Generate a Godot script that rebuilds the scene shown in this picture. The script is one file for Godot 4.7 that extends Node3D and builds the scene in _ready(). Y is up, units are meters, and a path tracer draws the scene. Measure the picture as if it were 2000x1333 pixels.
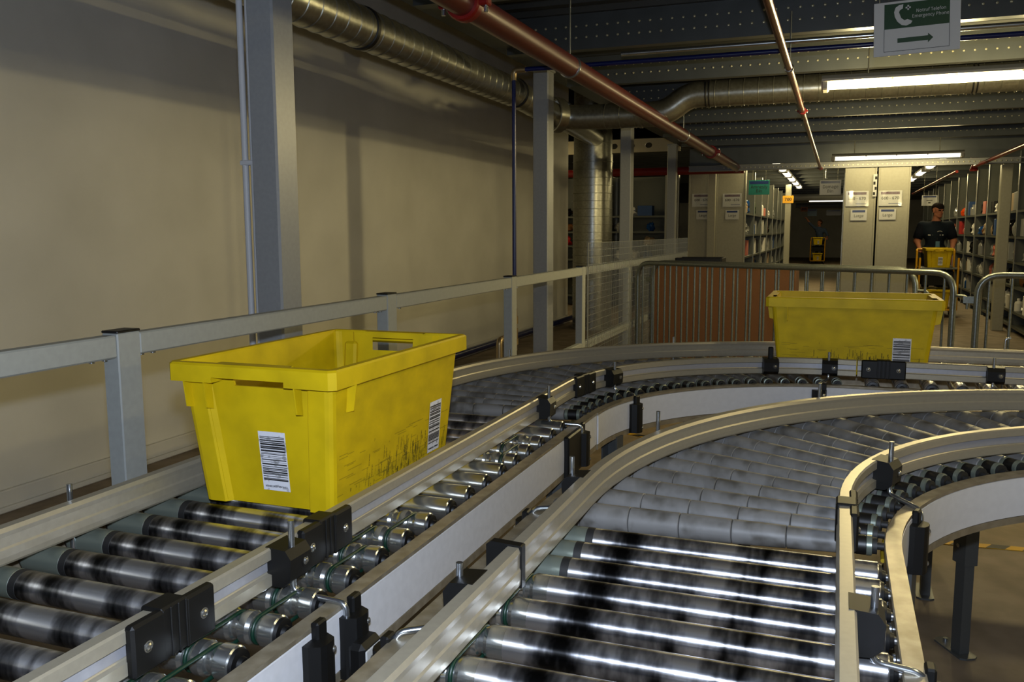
extends Node3D
# A warehouse conveyor junction: two roller conveyors that bend to the right, yellow totes on them,
# a pale wall with a handrail on the left, shelving aisles behind. Metres, y up, the aisles run to -z.

class MB:
	# collects triangles; every triangle is wound to suit its normals
	var P := PackedVector3Array()
	var N := PackedVector3Array()
	var U := PackedVector2Array()
	var C := PackedColorArray()
	var T := Transform3D()
	var col := Color.WHITE
	var tinted := false

	func tri(a: Vector3, b: Vector3, c: Vector3, na: Vector3, nb: Vector3, nc: Vector3, ua := Vector2.ZERO, ub := Vector2.ZERO, uc := Vector2.ZERO) -> void:
		if (b - a).cross(c - a).dot(na + nb + nc) > 0.0:
			var s := b
			b = c
			c = s
			s = nb
			nb = nc
			nc = s
			var q := ub
			ub = uc
			uc = q
		P.append(T * a)
		P.append(T * b)
		P.append(T * c)
		N.append((T.basis * na).normalized())
		N.append((T.basis * nb).normalized())
		N.append((T.basis * nc).normalized())
		U.append(ua)
		U.append(ub)
		U.append(uc)
		if tinted:
			C.append(col)
			C.append(col)
			C.append(col)

	func quad(a: Vector3, b: Vector3, c: Vector3, d: Vector3, n: Vector3, uv := Rect2(0, 0, 1, 1)) -> void:
		var u0 := uv.position
		var u1 := uv.end
		tri(a, b, c, n, n, n, Vector2(u0.x, u1.y), u1, Vector2(u1.x, u0.y))
		tri(a, c, d, n, n, n, Vector2(u0.x, u1.y), Vector2(u1.x, u0.y), u0)

	func flat(a: Vector3, b: Vector3, c: Vector3, d: Vector3, inside: Vector3) -> void:
		# a flat quad that faces away from the point «inside»
		var n := (b - a).cross(c - a)
		if n.length() < 1e-12:
			n = (c - a).cross(d - a)
		n = n.normalized()
		if n.dot((a + c) * 0.5 - inside) < 0.0:
			n = -n
		var l := maxf(a.distance_to(b), 1e-4)
		var h := maxf(b.distance_to(c), 1e-4)
		quad(a, b, c, d, n, Rect2(0, 0, l, h))

	func box(c: Vector3, s: Vector3) -> void:
		var h := s * 0.5
		var x := Vector3(h.x, 0, 0)
		var y := Vector3(0, h.y, 0)
		var z := Vector3(0, 0, h.z)
		for k in [-1.0, 1.0]:
			flat(c + x * k - y - z, c + x * k + y - z, c + x * k + y + z, c + x * k - y + z, c)
			flat(c - x + y * k - z, c + x + y * k - z, c + x + y * k + z, c - x + y * k + z, c)
			flat(c - x - y + z * k, c + x - y + z * k, c + x + y + z * k, c - x + y + z * k, c)

	func bbox(c: Vector3, s: Vector3, b := 0.004) -> void:
		# a box with chamfered edges
		var h := s * 0.5
		b = minf(b, minf(h.x, minf(h.y, h.z)) * 0.8)
		var i := h - Vector3(b, b, b)
		var pt := func(sx: float, sy: float, sz: float, ax: int) -> Vector3:
			return c + Vector3(sx * (h.x if ax == 0 else i.x), sy * (h.y if ax == 1 else i.y), sz * (h.z if ax == 2 else i.z))
		for k in [-1.0, 1.0]:
			flat(pt.call(k, -1, -1, 0), pt.call(k, 1, -1, 0), pt.call(k, 1, 1, 0), pt.call(k, -1, 1, 0), c)
			flat(pt.call(-1, k, -1, 1), pt.call(1, k, -1, 1), pt.call(1, k, 1, 1), pt.call(-1, k, 1, 1), c)
			flat(pt.call(-1, -1, k, 2), pt.call(1, -1, k, 2), pt.call(1, 1, k, 2), pt.call(-1, 1, k, 2), c)
			for l in [-1.0, 1.0]:
				flat(pt.call(k, l, -1, 0), pt.call(k, l, 1, 0), pt.call(k, l, 1, 1), pt.call(k, l, -1, 1), c)
				flat(pt.call(k, -1, l, 0), pt.call(k, 1, l, 0), pt.call(k, 1, l, 2), pt.call(k, -1, l, 2), c)
				flat(pt.call(-1, k, l, 1), pt.call(1, k, l, 1), pt.call(1, k, l, 2), pt.call(-1, k, l, 2), c)
				for m in [-1.0, 1.0]:
					var a: Vector3 = pt.call(k, l, m, 0)
					var q: Vector3 = pt.call(k, l, m, 1)
					var w: Vector3 = pt.call(k, l, m, 2)
					var n := Vector3(k, l, m).normalized()
					tri(a, q, w, n, n, n)

	func lathe(prof: Array, seg: int, p0: Vector3, axis: Vector3, smooth := false) -> void:
		# prof: points (distance along the axis, radius); u runs along the axis
		var w := axis.normalized()
		var u := w.cross(Vector3.UP if absf(w.y) < 0.9 else Vector3.RIGHT).normalized()
		var v := w.cross(u)
		var nn := []
		for i in prof.size() - 1:
			var d: Vector2 = prof[i + 1] - prof[i]
			nn.append(Vector2(-d.y, d.x).normalized())
		for i in prof.size() - 1:
			var a: Vector2 = prof[i]
			var b: Vector2 = prof[i + 1]
			var n0: Vector2 = nn[i]
			var n1: Vector2 = nn[i]
			if smooth:
				if i > 0:
					n0 = (nn[i] + nn[i - 1]).normalized()
				if i < prof.size() - 2:
					n1 = (nn[i] + nn[i + 1]).normalized()
			for k in seg:
				var t0 := TAU * k / seg
				var t1 := TAU * (k + 1) / seg
				var d0 := u * cos(t0) + v * sin(t0)
				var d1 := u * cos(t1) + v * sin(t1)
				var a0 := p0 + w * a.x + d0 * a.y
				var a1 := p0 + w * a.x + d1 * a.y
				var b0 := p0 + w * b.x + d0 * b.y
				var b1 := p0 + w * b.x + d1 * b.y
				var ua := Vector2(a.x, float(k) / seg)
				var ub := Vector2(b.x, float(k) / seg)
				var uc := Vector2(b.x, float(k + 1) / seg)
				var ud := Vector2(a.x, float(k + 1) / seg)
				if b.y > 1e-6:
					tri(a0, b0, b1, w * n0.x + d0 * n0.y, w * n1.x + d0 * n1.y, w * n1.x + d1 * n1.y, ua, ub, uc)
				if a.y > 1e-6:
					tri(a0, b1, a1, w * n0.x + d0 * n0.y, w * n1.x + d1 * n1.y, w * n0.x + d1 * n0.y, ua, uc, ud)

	func cyl(a: Vector3, b: Vector3, r: float, seg := 16, r2 := -1.0) -> void:
		var l := a.distance_to(b)
		var e := r if r2 < 0.0 else r2
		lathe([Vector2(0, 0), Vector2(0, r), Vector2(l, e), Vector2(l, 0)], seg, a, b - a)

	func sweep(prof: PackedVector2Array, frames: Array, smooth := false, caps := true) -> void:
		# prof: a closed outline in the frames' x and y
		var n := prof.size()
		var area := 0.0
		for i in n:
			area += prof[i].cross(prof[(i + 1) % n])
		var s := 1.0 if area > 0.0 else -1.0
		var nn := []
		for i in n:
			var d := prof[(i + 1) % n] - prof[i]
			nn.append(Vector2(d.y, -d.x).normalized() * s)
		var along := [0.0]
		for k in range(1, frames.size()):
			along.append(along[k - 1] + frames[k].origin.distance_to(frames[k - 1].origin))
		var across := 0.0
		for i in n:
			var j := (i + 1) % n
			var n0: Vector2 = nn[i]
			var n1: Vector2 = nn[i]
			if smooth:
				n0 = (nn[i] + nn[(i + n - 1) % n]).normalized()
				n1 = (nn[i] + nn[j]).normalized()
			var w := prof[i].distance_to(prof[j])
			for k in frames.size() - 1:
				var f: Transform3D = frames[k]
				var g: Transform3D = frames[k + 1]
				var a := f * Vector3(prof[i].x, prof[i].y, 0)
				var b := f * Vector3(prof[j].x, prof[j].y, 0)
				var c := g * Vector3(prof[j].x, prof[j].y, 0)
				var d := g * Vector3(prof[i].x, prof[i].y, 0)
				var na := f.basis * Vector3(n0.x, n0.y, 0)
				var nb := f.basis * Vector3(n1.x, n1.y, 0)
				var nc := g.basis * Vector3(n1.x, n1.y, 0)
				var nd := g.basis * Vector3(n0.x, n0.y, 0)
				tri(a, b, c, na, nb, nc, Vector2(along[k], across), Vector2(along[k], across + w), Vector2(along[k + 1], across + w))
				tri(a, c, d, na, nc, nd, Vector2(along[k], across), Vector2(along[k + 1], across + w), Vector2(along[k + 1], across))
			across += w
		if caps:
			var ix := Geometry2D.triangulate_polygon(prof)
			for e in [0, frames.size() - 1]:
				var f: Transform3D = frames[e]
				var o: Transform3D = frames[1 if e == 0 else e - 1]
				var out: Vector3 = (f.origin - o.origin).normalized()
				for k in range(0, ix.size(), 3):
					tri(f * Vector3(prof[ix[k]].x, prof[ix[k]].y, 0), f * Vector3(prof[ix[k + 1]].x, prof[ix[k + 1]].y, 0), f * Vector3(prof[ix[k + 2]].x, prof[ix[k + 2]].y, 0), out, out, out, prof[ix[k]], prof[ix[k + 1]], prof[ix[k + 2]])

	func pipe(pts: Array, r: float, seg := 10, bend := 0.0, closed := false) -> void:
		var line := MB.fillet(pts, bend) if bend > 0.0 else pts
		if closed:
			line = line.duplicate()
			line.append(line[0])
		var ring := PackedVector2Array()
		for k in seg:
			ring.append(Vector2(cos(TAU * k / seg), sin(TAU * k / seg)) * r)
		sweep(ring, MB.frames_of(line, closed), true, not closed)

	func prism(poly: PackedVector2Array, depth: float, t: Transform3D) -> void:
		# the outline in t's x and y, from z 0 to z depth
		sweep(poly, [t, t.translated_local(Vector3(0, 0, depth))])

	func done(m: Material) -> ArrayMesh:
		var out := ArrayMesh.new()
		add_to(out, m)
		return out

	func add_to(out: ArrayMesh, m: Material) -> void:
		var a := []
		a.resize(Mesh.ARRAY_MAX)
		a[Mesh.ARRAY_VERTEX] = P
		a[Mesh.ARRAY_NORMAL] = N
		a[Mesh.ARRAY_TEX_UV] = U
		if tinted:
			a[Mesh.ARRAY_COLOR] = C
		out.add_surface_from_arrays(Mesh.PRIMITIVE_TRIANGLES, a)
		out.surface_set_material(out.get_surface_count() - 1, m)

	static func fillet(pts: Array, r: float, n := 6) -> Array:
		var out := [pts[0]]
		for i in range(1, pts.size() - 1):
			var p: Vector3 = pts[i]
			var a: Vector3 = (pts[i - 1] - p)
			var b: Vector3 = (pts[i + 1] - p)
			var d := minf(r, minf(a.length(), b.length()) * 0.49)
			var q0 := p + a.normalized() * d
			var q1 := p + b.normalized() * d
			for k in n + 1:
				var t := float(k) / n
				out.append(q0.lerp(p, t).lerp(p.lerp(q1, t), t))
		out.append(pts[-1])
		return out

	static func frames_of(line: Array, closed := false) -> Array:
		var out := []
		var x := Vector3.ZERO
		for i in line.size():
			var d: Vector3
			if i == 0:
				d = line[1] - line[0]
				if closed:
					d = line[1] - line[-2]
			elif i == line.size() - 1:
				d = line[i] - line[i - 1]
				if closed:
					d = line[1] - line[-2]
			else:
				d = (line[i + 1] - line[i]).normalized() + (line[i] - line[i - 1]).normalized()
			d = d.normalized()
			if x == Vector3.ZERO:
				x = d.cross(Vector3.UP if absf(d.y) < 0.9 else Vector3.RIGHT).normalized()
			x = (x - d * x.dot(d)).normalized()
			out.append(Transform3D(Basis(x, d.cross(x), d), line[i]))
		return out


const BEAM_Z := -13.05
const ROLL := 0.79
const AXLE := 0.765
const C1 := Vector3(0.08, 0, -2.64)   # centre of the bend of the far conveyor
const C2 := Vector3(0.96, 0, -1.66)   # centre of the bend of the near conveyor

var M := {}
var used := {}
var rng := RandomNumberGenerator.new()


func numbered(called: String) -> String:
	used[called] = used.get(called, -1) + 1
	return called if used[called] == 0 else "%s_%03d" % [called, used[called]]


func thing(called: String, label: String, category: String, at := Vector3.ZERO, turn := 0.0, group := "") -> Node3D:
	var o := Node3D.new()
	o.name = numbered(called)
	add_child(o)
	o.position = at
	o.rotation.y = turn
	return tag(o, label, category, group)


func tag(o: Node3D, label: String, category: String, group := "") -> Node3D:
	o.set_meta("label", label)
	o.set_meta("category", category)
	if group:
		o.set_meta("group", group)
	return o


func part(called: String, m, parent: Node3D, at := Transform3D(), mat: Material = null) -> MeshInstance3D:
	# one named mesh under its thing (or part); m: a builder or a finished mesh
	var o := MeshInstance3D.new()
	o.mesh = m.done(mat) if m is MB else m
	if not m is MB and mat:
		o.material_override = mat
	o.name = called
	o.transform = at
	parent.add_child(o, true)
	return o


func single(called: String, m, mat: Material, label: String, category: String, at := Transform3D(), group := "") -> MeshInstance3D:
	# a thing that is one mesh
	var o := MeshInstance3D.new()
	o.mesh = m.done(mat) if m is MB else m
	if not m is MB and mat:
		o.material_override = mat
	o.name = numbered(called)
	o.transform = at
	add_child(o)
	tag(o, label, category, group)
	return o


func struct(called: String, m: MB, mat: Material) -> MeshInstance3D:
	var o := MeshInstance3D.new()
	o.mesh = m.done(mat)
	o.name = numbered(called)
	add_child(o)
	o.set_meta("kind", "structure")
	return o


func copy(o: Node3D, called: String, at: Transform3D, label := "") -> Node3D:
	var c: Node3D = o.duplicate()
	c.name = numbered(called)
	add_child(c)
	c.transform = at
	if label:
		c.set_meta("label", label)
	return c


func place(x: float, y: float, z: float, turn := 0.0) -> Transform3D:
	return Transform3D(Basis(Vector3.UP, turn), Vector3(x, y, z))


func span(a: Vector3, b: Vector3) -> MB:
	var m := MB.new()
	m.box((a + b) * 0.5, (b - a).abs())
	return m


# ---------------------------------------------------------------- materials

func noise_tex(freq: float, lo: Color, hi: Color, sd: int, size := 256, oct := 4, bias := 0.5, gain := 1.0, kind := FastNoiseLite.TYPE_SIMPLEX_SMOOTH) -> ImageTexture:
	var f := FastNoiseLite.new()
	f.seed = sd
	f.noise_type = kind
	f.frequency = freq
	f.fractal_octaves = oct
	var im := f.get_seamless_image(size, size)
	im.convert(Image.FORMAT_RGB8)
	for y in size:
		for x in size:
			var t := clampf((im.get_pixel(x, y).r - bias) * gain + 0.5, 0.0, 1.0)
			im.set_pixel(x, y, lo.lerp(hi, t))
	return ImageTexture.create_from_image(im)


func mat(called: String, c: Color, rough := 0.6, metal := 0.0, spec := 0.5) -> StandardMaterial3D:
	var m := StandardMaterial3D.new()
	m.resource_name = called
	m.albedo_color = c
	m.roughness = rough
	m.metallic = metal
	m.metallic_specular = spec
	M[called] = m
	return m


func worn(m: StandardMaterial3D, t: Texture2D, scale: float, world := true) -> StandardMaterial3D:
	m.albedo_texture = t
	m.uv1_triplanar = true
	m.uv1_world_triplanar = world
	m.uv1_scale = Vector3(scale, scale, scale)
	return m


func make_materials() -> void:
	var w := Color.WHITE
	var mottled := noise_tex(0.012, Color(0.93, 0.93, 0.925), w, 3, 256, 5)
	var patchy := noise_tex(0.02, Color(0.84, 0.83, 0.80), w, 5, 256, 5, 0.5, 1.6)
	var fine := noise_tex(0.08, Color(0.95, 0.95, 0.95), w, 7, 256, 3)
	# building
	worn(mat("plaster", Color(0.87, 0.86, 0.825), 0.85), mottled, 0.35)
	worn(mat("concrete", Color(0.53, 0.47, 0.40), 0.7), patchy, 0.8)
	worn(mat("deck_steel", Color(0.25, 0.255, 0.25), 0.5, 0.55), mottled, 0.9)
	worn(mat("joist_steel", Color(0.34, 0.355, 0.36), 0.42, 0.6), mottled, 1.3)
	mat("bolt_zinc", Color(0.75, 0.73, 0.62), 0.35, 0.6)
	worn(mat("column_grey", Color(0.60, 0.61, 0.62), 0.38), fine, 2.0)
	mat("conduit_white", Color(0.80, 0.81, 0.83), 0.45)
	worn(mat("rail_paint", Color(0.63, 0.64, 0.62), 0.45), fine, 2.0)
	mat("beam_cream", Color(0.74, 0.71, 0.60), 0.6)
	# pipes and ducts
	var spang := noise_tex(0.05, Color(0.86, 0.86, 0.84), w, 11, 256, 2, 0.5, 1.5, FastNoiseLite.TYPE_CELLULAR)
	worn(mat("duct_zinc", Color(0.70, 0.70, 0.67), 0.30, 0.9), spang, 2.5)
	mat("rubber_black", Color(0.04, 0.04, 0.045), 0.55)
	mat("pipe_red", Color(0.42, 0.10, 0.06), 0.28)
	mat("pipe_copper", Color(0.44, 0.20, 0.13), 0.24, 0.55)
	var red := mat("pipe_main_red", Color(0.34, 0.09, 0.06), 0.42)
	red.clearcoat_enabled = true
	red.clearcoat = 0.25
	red.clearcoat_roughness = 0.25
	mat("fitting_red", Color(0.48, 0.06, 0.04), 0.4)
	mat("pipe_blue", Color(0.05, 0.10, 0.33), 0.3)
	mat("brass", Color(0.62, 0.54, 0.40), 0.35, 0.75)
	# conveyors
	worn(mat("guide_alu", Color(0.66, 0.63, 0.555), 0.36, 0.42), fine, 3.0)
	worn(mat("slot_alu", Color(0.66, 0.66, 0.68), 0.4, 0.4), fine, 3.0)
	worn(mat("frame_alu", Color(0.63, 0.59, 0.51), 0.34, 0.45), patchy, 4.0)
	worn(mat("cover_white", Color(0.80, 0.80, 0.81), 0.4), fine, 2.0)
	var plastic := worn(mat("clamp_black", Color(0.045, 0.044, 0.042), 0.5), fine, 6.0)
	plastic.metallic_specular = 0.4
	mat("zinc_bright", Color(0.72, 0.74, 0.76), 0.24, 0.95)
	mat("screw_steel", Color(0.78, 0.78, 0.76), 0.2, 0.95)
	mat("belt_green", Color(0.035, 0.16, 0.11), 0.4)
	mat("belt_yellow", Color(0.62, 0.52, 0.06), 0.45)
	mat("cap_black", Color(0.03, 0.03, 0.032), 0.45)
	mat("axle_steel", Color(0.5, 0.5, 0.5), 0.4, 0.8)
	mat("leg_steel", Color(0.33, 0.34, 0.34), 0.45, 0.4)
	# rollers: turned steel, shiny along the axis, with dark rubbed bands
	var bands := Image.create(512, 64, false, Image.FORMAT_RGB8)
	var f := FastNoiseLite.new()
	f.seed = 21
	f.frequency = 0.018
	var g := FastNoiseLite.new()
	g.seed = 23
	g.frequency = 0.11
	for x in 512:
		for y in 64:
			var a := TAU * y / 64.0
			var d := f.get_noise_3d(x, 9.0 * cos(a), 9.0 * sin(a)) + 0.12 * g.get_noise_3d(x, 3.0 * cos(a), 3.0 * sin(a))
			var t := clampf(0.66 + d * 1.35, 0.15, 1.0)
			bands.set_pixel(x, y, Color(t, t, t * 1.01))
	var bt := ImageTexture.create_from_image(bands)
	var s := mat("roller_steel", Color(0.86, 0.86, 0.87), 0.30, 0.95)
	s.anisotropy_enabled = true
	s.anisotropy = 0.75
	s.albedo_texture = bt
	s.uv1_scale = Vector3(1.45, 1, 1)
	var zinc := mat("roller_zinc", Color(0.80, 0.81, 0.80), 0.22, 0.95)
	zinc.anisotropy_enabled = true
	zinc.anisotropy = 0.5
	mat("roller_end", Color(0.46, 0.49, 0.45), 0.36, 0.5)
	var smudge := noise_tex(0.03, Color(0.62, 0.60, 0.56), w, 31, 256, 4, 0.34, 2.6)
	worn(mat("sleeve_grey", Color(0.47, 0.465, 0.455), 0.5), smudge, 1.6)
	mat("seam_dark", Color(0.10, 0.10, 0.10), 0.6)
	# totes
	var scuff := noise_tex(0.012, Color(0.90, 0.90, 0.86), w, 41, 256, 5, 0.4, 1.6)
	worn(mat("tote_yellow", Color(0.82, 0.70, 0.035), 0.55, 0.0, 0.35), scuff, 2.2, false)
	mat("paper_white", Color(0.86, 0.86, 0.88), 0.5)
	mat("ink_black", Color(0.03, 0.03, 0.035), 0.6)
	# background
	worn(mat("barrier_zinc", Color(0.55, 0.57, 0.55), 0.34, 0.75), spang, 6.0)
	worn(mat("cardboard", Color(0.40, 0.255, 0.135), 0.8), fine, 1.5)
	worn(mat("shelf_grey", Color(0.34, 0.35, 0.325), 0.42, 0.3), fine, 1.5)
	worn(mat("panel_grey", Color(0.60, 0.59, 0.53), 0.42), fine, 1.0)
	mat("upright_zinc", Color(0.66, 0.66, 0.62), 0.3, 0.6)
	mat("sign_green", Color(0.015, 0.20, 0.07), 0.3)
	mat("sign_white", Color(0.70, 0.70, 0.69), 0.3)
	mat("sign_teal", Color(0.14, 0.45, 0.41), 0.25)
	mat("sign_blue", Color(0.09, 0.17, 0.38), 0.3)
	mat("sign_purple", Color(0.26, 0.07, 0.18), 0.3)
	mat("sign_yellow", Color(0.86, 0.62, 0.03), 0.4)
	mat("sign_orange", Color(0.75, 0.42, 0.03), 0.4)
	var film := mat("clear_film", Color(0.95, 0.97, 0.97, 0.1), 0.08)
	film.transparency = BaseMaterial3D.TRANSPARENCY_ALPHA
	mat("lamp_housing", Color(0.72, 0.71, 0.66), 0.5)
	mat("cart_yellow", Color(0.80, 0.58, 0.03), 0.45)
	mat("skin", Color(0.58, 0.36, 0.26), 0.55)
	mat("hair_dark", Color(0.035, 0.028, 0.025), 0.7)
	mat("shirt_navy", Color(0.09, 0.10, 0.135), 0.9, 0.0, 0.15)
	mat("shirt_blue", Color(0.20, 0.27, 0.42), 0.85)
	mat("trousers", Color(0.05, 0.05, 0.06), 0.85)
	mat("badge_blue", Color(0.22, 0.38, 0.46), 0.35)
	mat("hazard_yellow", Color(0.80, 0.62, 0.03), 0.6)
	mat("dark_gap", Color(0.02, 0.02, 0.02), 0.8)
	var glow := mat("tube_glow", Color(0.95, 0.95, 0.9), 0.4)
	glow.emission_enabled = true
	glow.emission = Color(1.0, 0.97, 0.88)
	glow.emission_energy_multiplier = 2.2
	# goods on the shelves
	for e in [["white", Color(0.84, 0.83, 0.80)], ["silver", Color(0.56, 0.56, 0.55)], ["black", Color(0.045, 0.045, 0.05)], ["red", Color(0.60, 0.08, 0.08)], ["orange", Color(0.75, 0.25, 0.07)], ["pink", Color(0.72, 0.42, 0.36)], ["green", Color(0.08, 0.25, 0.07)], ["blue", Color(0.10, 0.24, 0.45)], ["brown", Color(0.40, 0.26, 0.15)], ["beige", Color(0.58, 0.50, 0.40)]]:
		mat("goods_" + e[0], e[1], 0.10, 0.2 if e[0] in ["silver", "black"] else 0.0)
		mat("carton_" + e[0], e[1], 0.5)


# ---------------------------------------------------------------- the scene

func _ready() -> void:
	rng.seed = 7
	# camera
	var cam := Camera3D.new()
	cam.name = "camera"
	cam.fov = rad_to_deg(2.0 * atan(666.5 / 1700.0))
	cam.near = 0.02
	cam.far = 120.0
	add_child(cam)
	cam.position = Vector3(0, 1.35, 0)
	cam.rotation_degrees = Vector3(-7.2, 20.5, -0.2)
	cam.current = true
	# a closed hall: no sky reaches it
	var env := Environment.new()
	env.background_mode = Environment.BG_COLOR
	env.background_color = Color(0.0, 0.0, 0.0)
	env.tonemap_mode = Environment.TONE_MAPPER_LINEAR
	env.tonemap_exposure = 1.0
	env.sdfgi_enabled = true
	env.ssao_enabled = true
	env.ssil_enabled = true
	var we := WorldEnvironment.new()
	we.name = "environment"
	we.environment = env
	add_child(we)
	# the photographer's flash, a hand above the lens
	var flash := OmniLight3D.new()
	flash.name = "camera_flash"
	flash.position = Vector3(0.0, 1.452, 0.0)
	flash.light_color = Color(0.86, 0.915, 1.0)
	flash.light_energy = 3.35
	flash.light_size = 0.02
	flash.omni_range = 60.0
	flash.omni_attenuation = 2.0
	flash.shadow_enabled = true
	add_child(flash)
	make_materials()
	# ceiling lamps over the conveyors, across the aisle; the first hangs above the near bend
	lamp(Vector3(1.05, 2.27, -1.65), PI / 2, "fluorescent batten along the near conveyor, above its bend", 0.65)
	lamp(Vector3(0.63, 2.25, -6.15), 0.0, "bright fluorescent batten hanging just behind the emergency phone sign", 2.9, "", true)
	for z in [-4.6, -7.6]:  # added lamps out of view, fill light for the left wall
		lamp(Vector3(5.0, 2.25, z), PI / 2, "added unseen fill batten right of the conveyors, evening the light on the left wall", 3.2, "added fill lamps out of view")
	lamp(Vector3(0.64, 2.25, -12.35), 0.0, "bright fluorescent batten just before the perforated main beam", 1.5)
	# rows of lamps along the two shelving aisles
	for k in 6:
		lamp(Vector3(-1.03, 2.42, -14.6 - 1.75 * k), PI / 2, "aisle lamp in the row above the left shelving aisle", 1.6, "lamps above the left aisle")
	for k in 4:
		lamp(Vector3(1.45, 2.42, -14.4 - 2.2 * k), PI / 2, "aisle lamp in the row above the walking worker's aisle", 1.5, "lamps above the right aisle")
	lamp(Vector3(-0.4, 2.42, -35.5), 0.0, "far lamp over the worker deep in the left aisle", 1.2)
	lamp(Vector3(-4.9, 2.45, -13.7), PI / 2, "added hidden lamp that brightens the dim shelving past the end of the wall", 1.0, "added lamps past the end of the wall")  # added lamp, hidden from view, lifts the shelves that came out too dark
	build_hall()
	build_conveyors()
	build_totes()
	build_wall_side()
	build_barriers()
	build_shelving()
	build_signs()
	build_people()


var lamp_mesh := {}

func lamp(at: Vector3, turn: float, label: String, power: float, group := "", bare := false) -> void:
	var l := 1.55
	var t := thing("ceiling_lamp", label, "lamp", at, turn, group)
	if lamp_mesh.is_empty():
		var h := MB.new()
		h.sweep(PackedVector2Array([Vector2(-0.085, 0.06), Vector2(-0.05, 0.085), Vector2(0.05, 0.085), Vector2(0.085, 0.06), Vector2(0.085, 0.045), Vector2(-0.085, 0.045)]), [Transform3D(Basis(Vector3.BACK, Vector3.UP, Vector3.LEFT), Vector3(l / 2, 0, 0)), Transform3D(Basis(Vector3.BACK, Vector3.UP, Vector3.LEFT), Vector3(-l / 2, 0, 0))])
		lamp_mesh.housing = h.done(M.lamp_housing)
		var e := MB.new()
		e.bbox(Vector3(0, 0.03, 0), Vector3(0.045, 0.075, 0.15), 0.01)
		lamp_mesh.cap = e.done(M.lamp_housing)
		var d := MB.new()
		var prof := PackedVector2Array()
		for k in 9:
			var a := PI * k / 8.0
			prof.append(Vector2(-0.065 * cos(a), 0.046 - 0.045 * sin(a)))
		var fr := Basis(Vector3.BACK, Vector3.UP, Vector3.LEFT)
		d.sweep(prof, [Transform3D(fr, Vector3(l / 2 - 0.045, 0, 0)), Transform3D(fr, Vector3(-l / 2 + 0.045, 0, 0))], true)
		lamp_mesh.diffuser = d.done(M.tube_glow)
		var w := MB.new()
		w.cyl(Vector3(0, 0.085, 0), Vector3(0, 0.27, 0), 0.004, 8)
		lamp_mesh.hanger = w.done(M.bolt_zinc)
		var c := MB.new()
		c.bbox(Vector3(0, 0.047, 0), Vector3(0.016, 0.02, 0.15), 0.003)
		lamp_mesh.clip = c.done(M.lamp_housing)
	part("housing", lamp_mesh.housing, t)
	for s in [-1.0, 1.0]:
		part("end_cap", lamp_mesh.cap, t, place(s * (l / 2 - 0.02), 0, 0))
		part("hanger", lamp_mesh.hanger, t, place(s * 0.5, 0, 0))
	for s in [-0.36, 0.0, 0.36]:
		part("clip", lamp_mesh.clip, t, place(s, 0, 0))
	part("glowing_diffuser", lamp_mesh.diffuser, t)
	if bare:
		# an open batten shines to all sides, its ends too
		for k in [-1.0, 0.0, 1.0]:
			var o := OmniLight3D.new()
			o.name = "tube_light"
			o.light_color = Color(1.0, 0.915, 0.66)
			o.light_energy = power / 3.0
			o.light_size = 0.05
			o.omni_range = 60.0
			o.omni_attenuation = 2.0
			o.shadow_enabled = true
			o.position = Vector3(k * 0.5, -0.05, 0)
			t.add_child(o, true)
		return
	# a tube shines most across its length: one light on each flank of the glowing face
	for k in [-1.0, 1.0]:
		var a := AreaLight3D.new()
		a.name = "tube_light"
		a.area_size = Vector2(1.4, 0.07)
		a.light_color = Color(1.0, 0.915, 0.66)
		a.light_energy = power
		a.shadow_enabled = true
		a.set("area_range", 60.0)
		a.set("area_attenuation", 2.0)
		a.position = Vector3(0, 0.012, 0.074 * k)
		a.rotation_degrees = Vector3(-90.0 - 48.0 * k, 0, 0)
		t.add_child(a, true)


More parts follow.
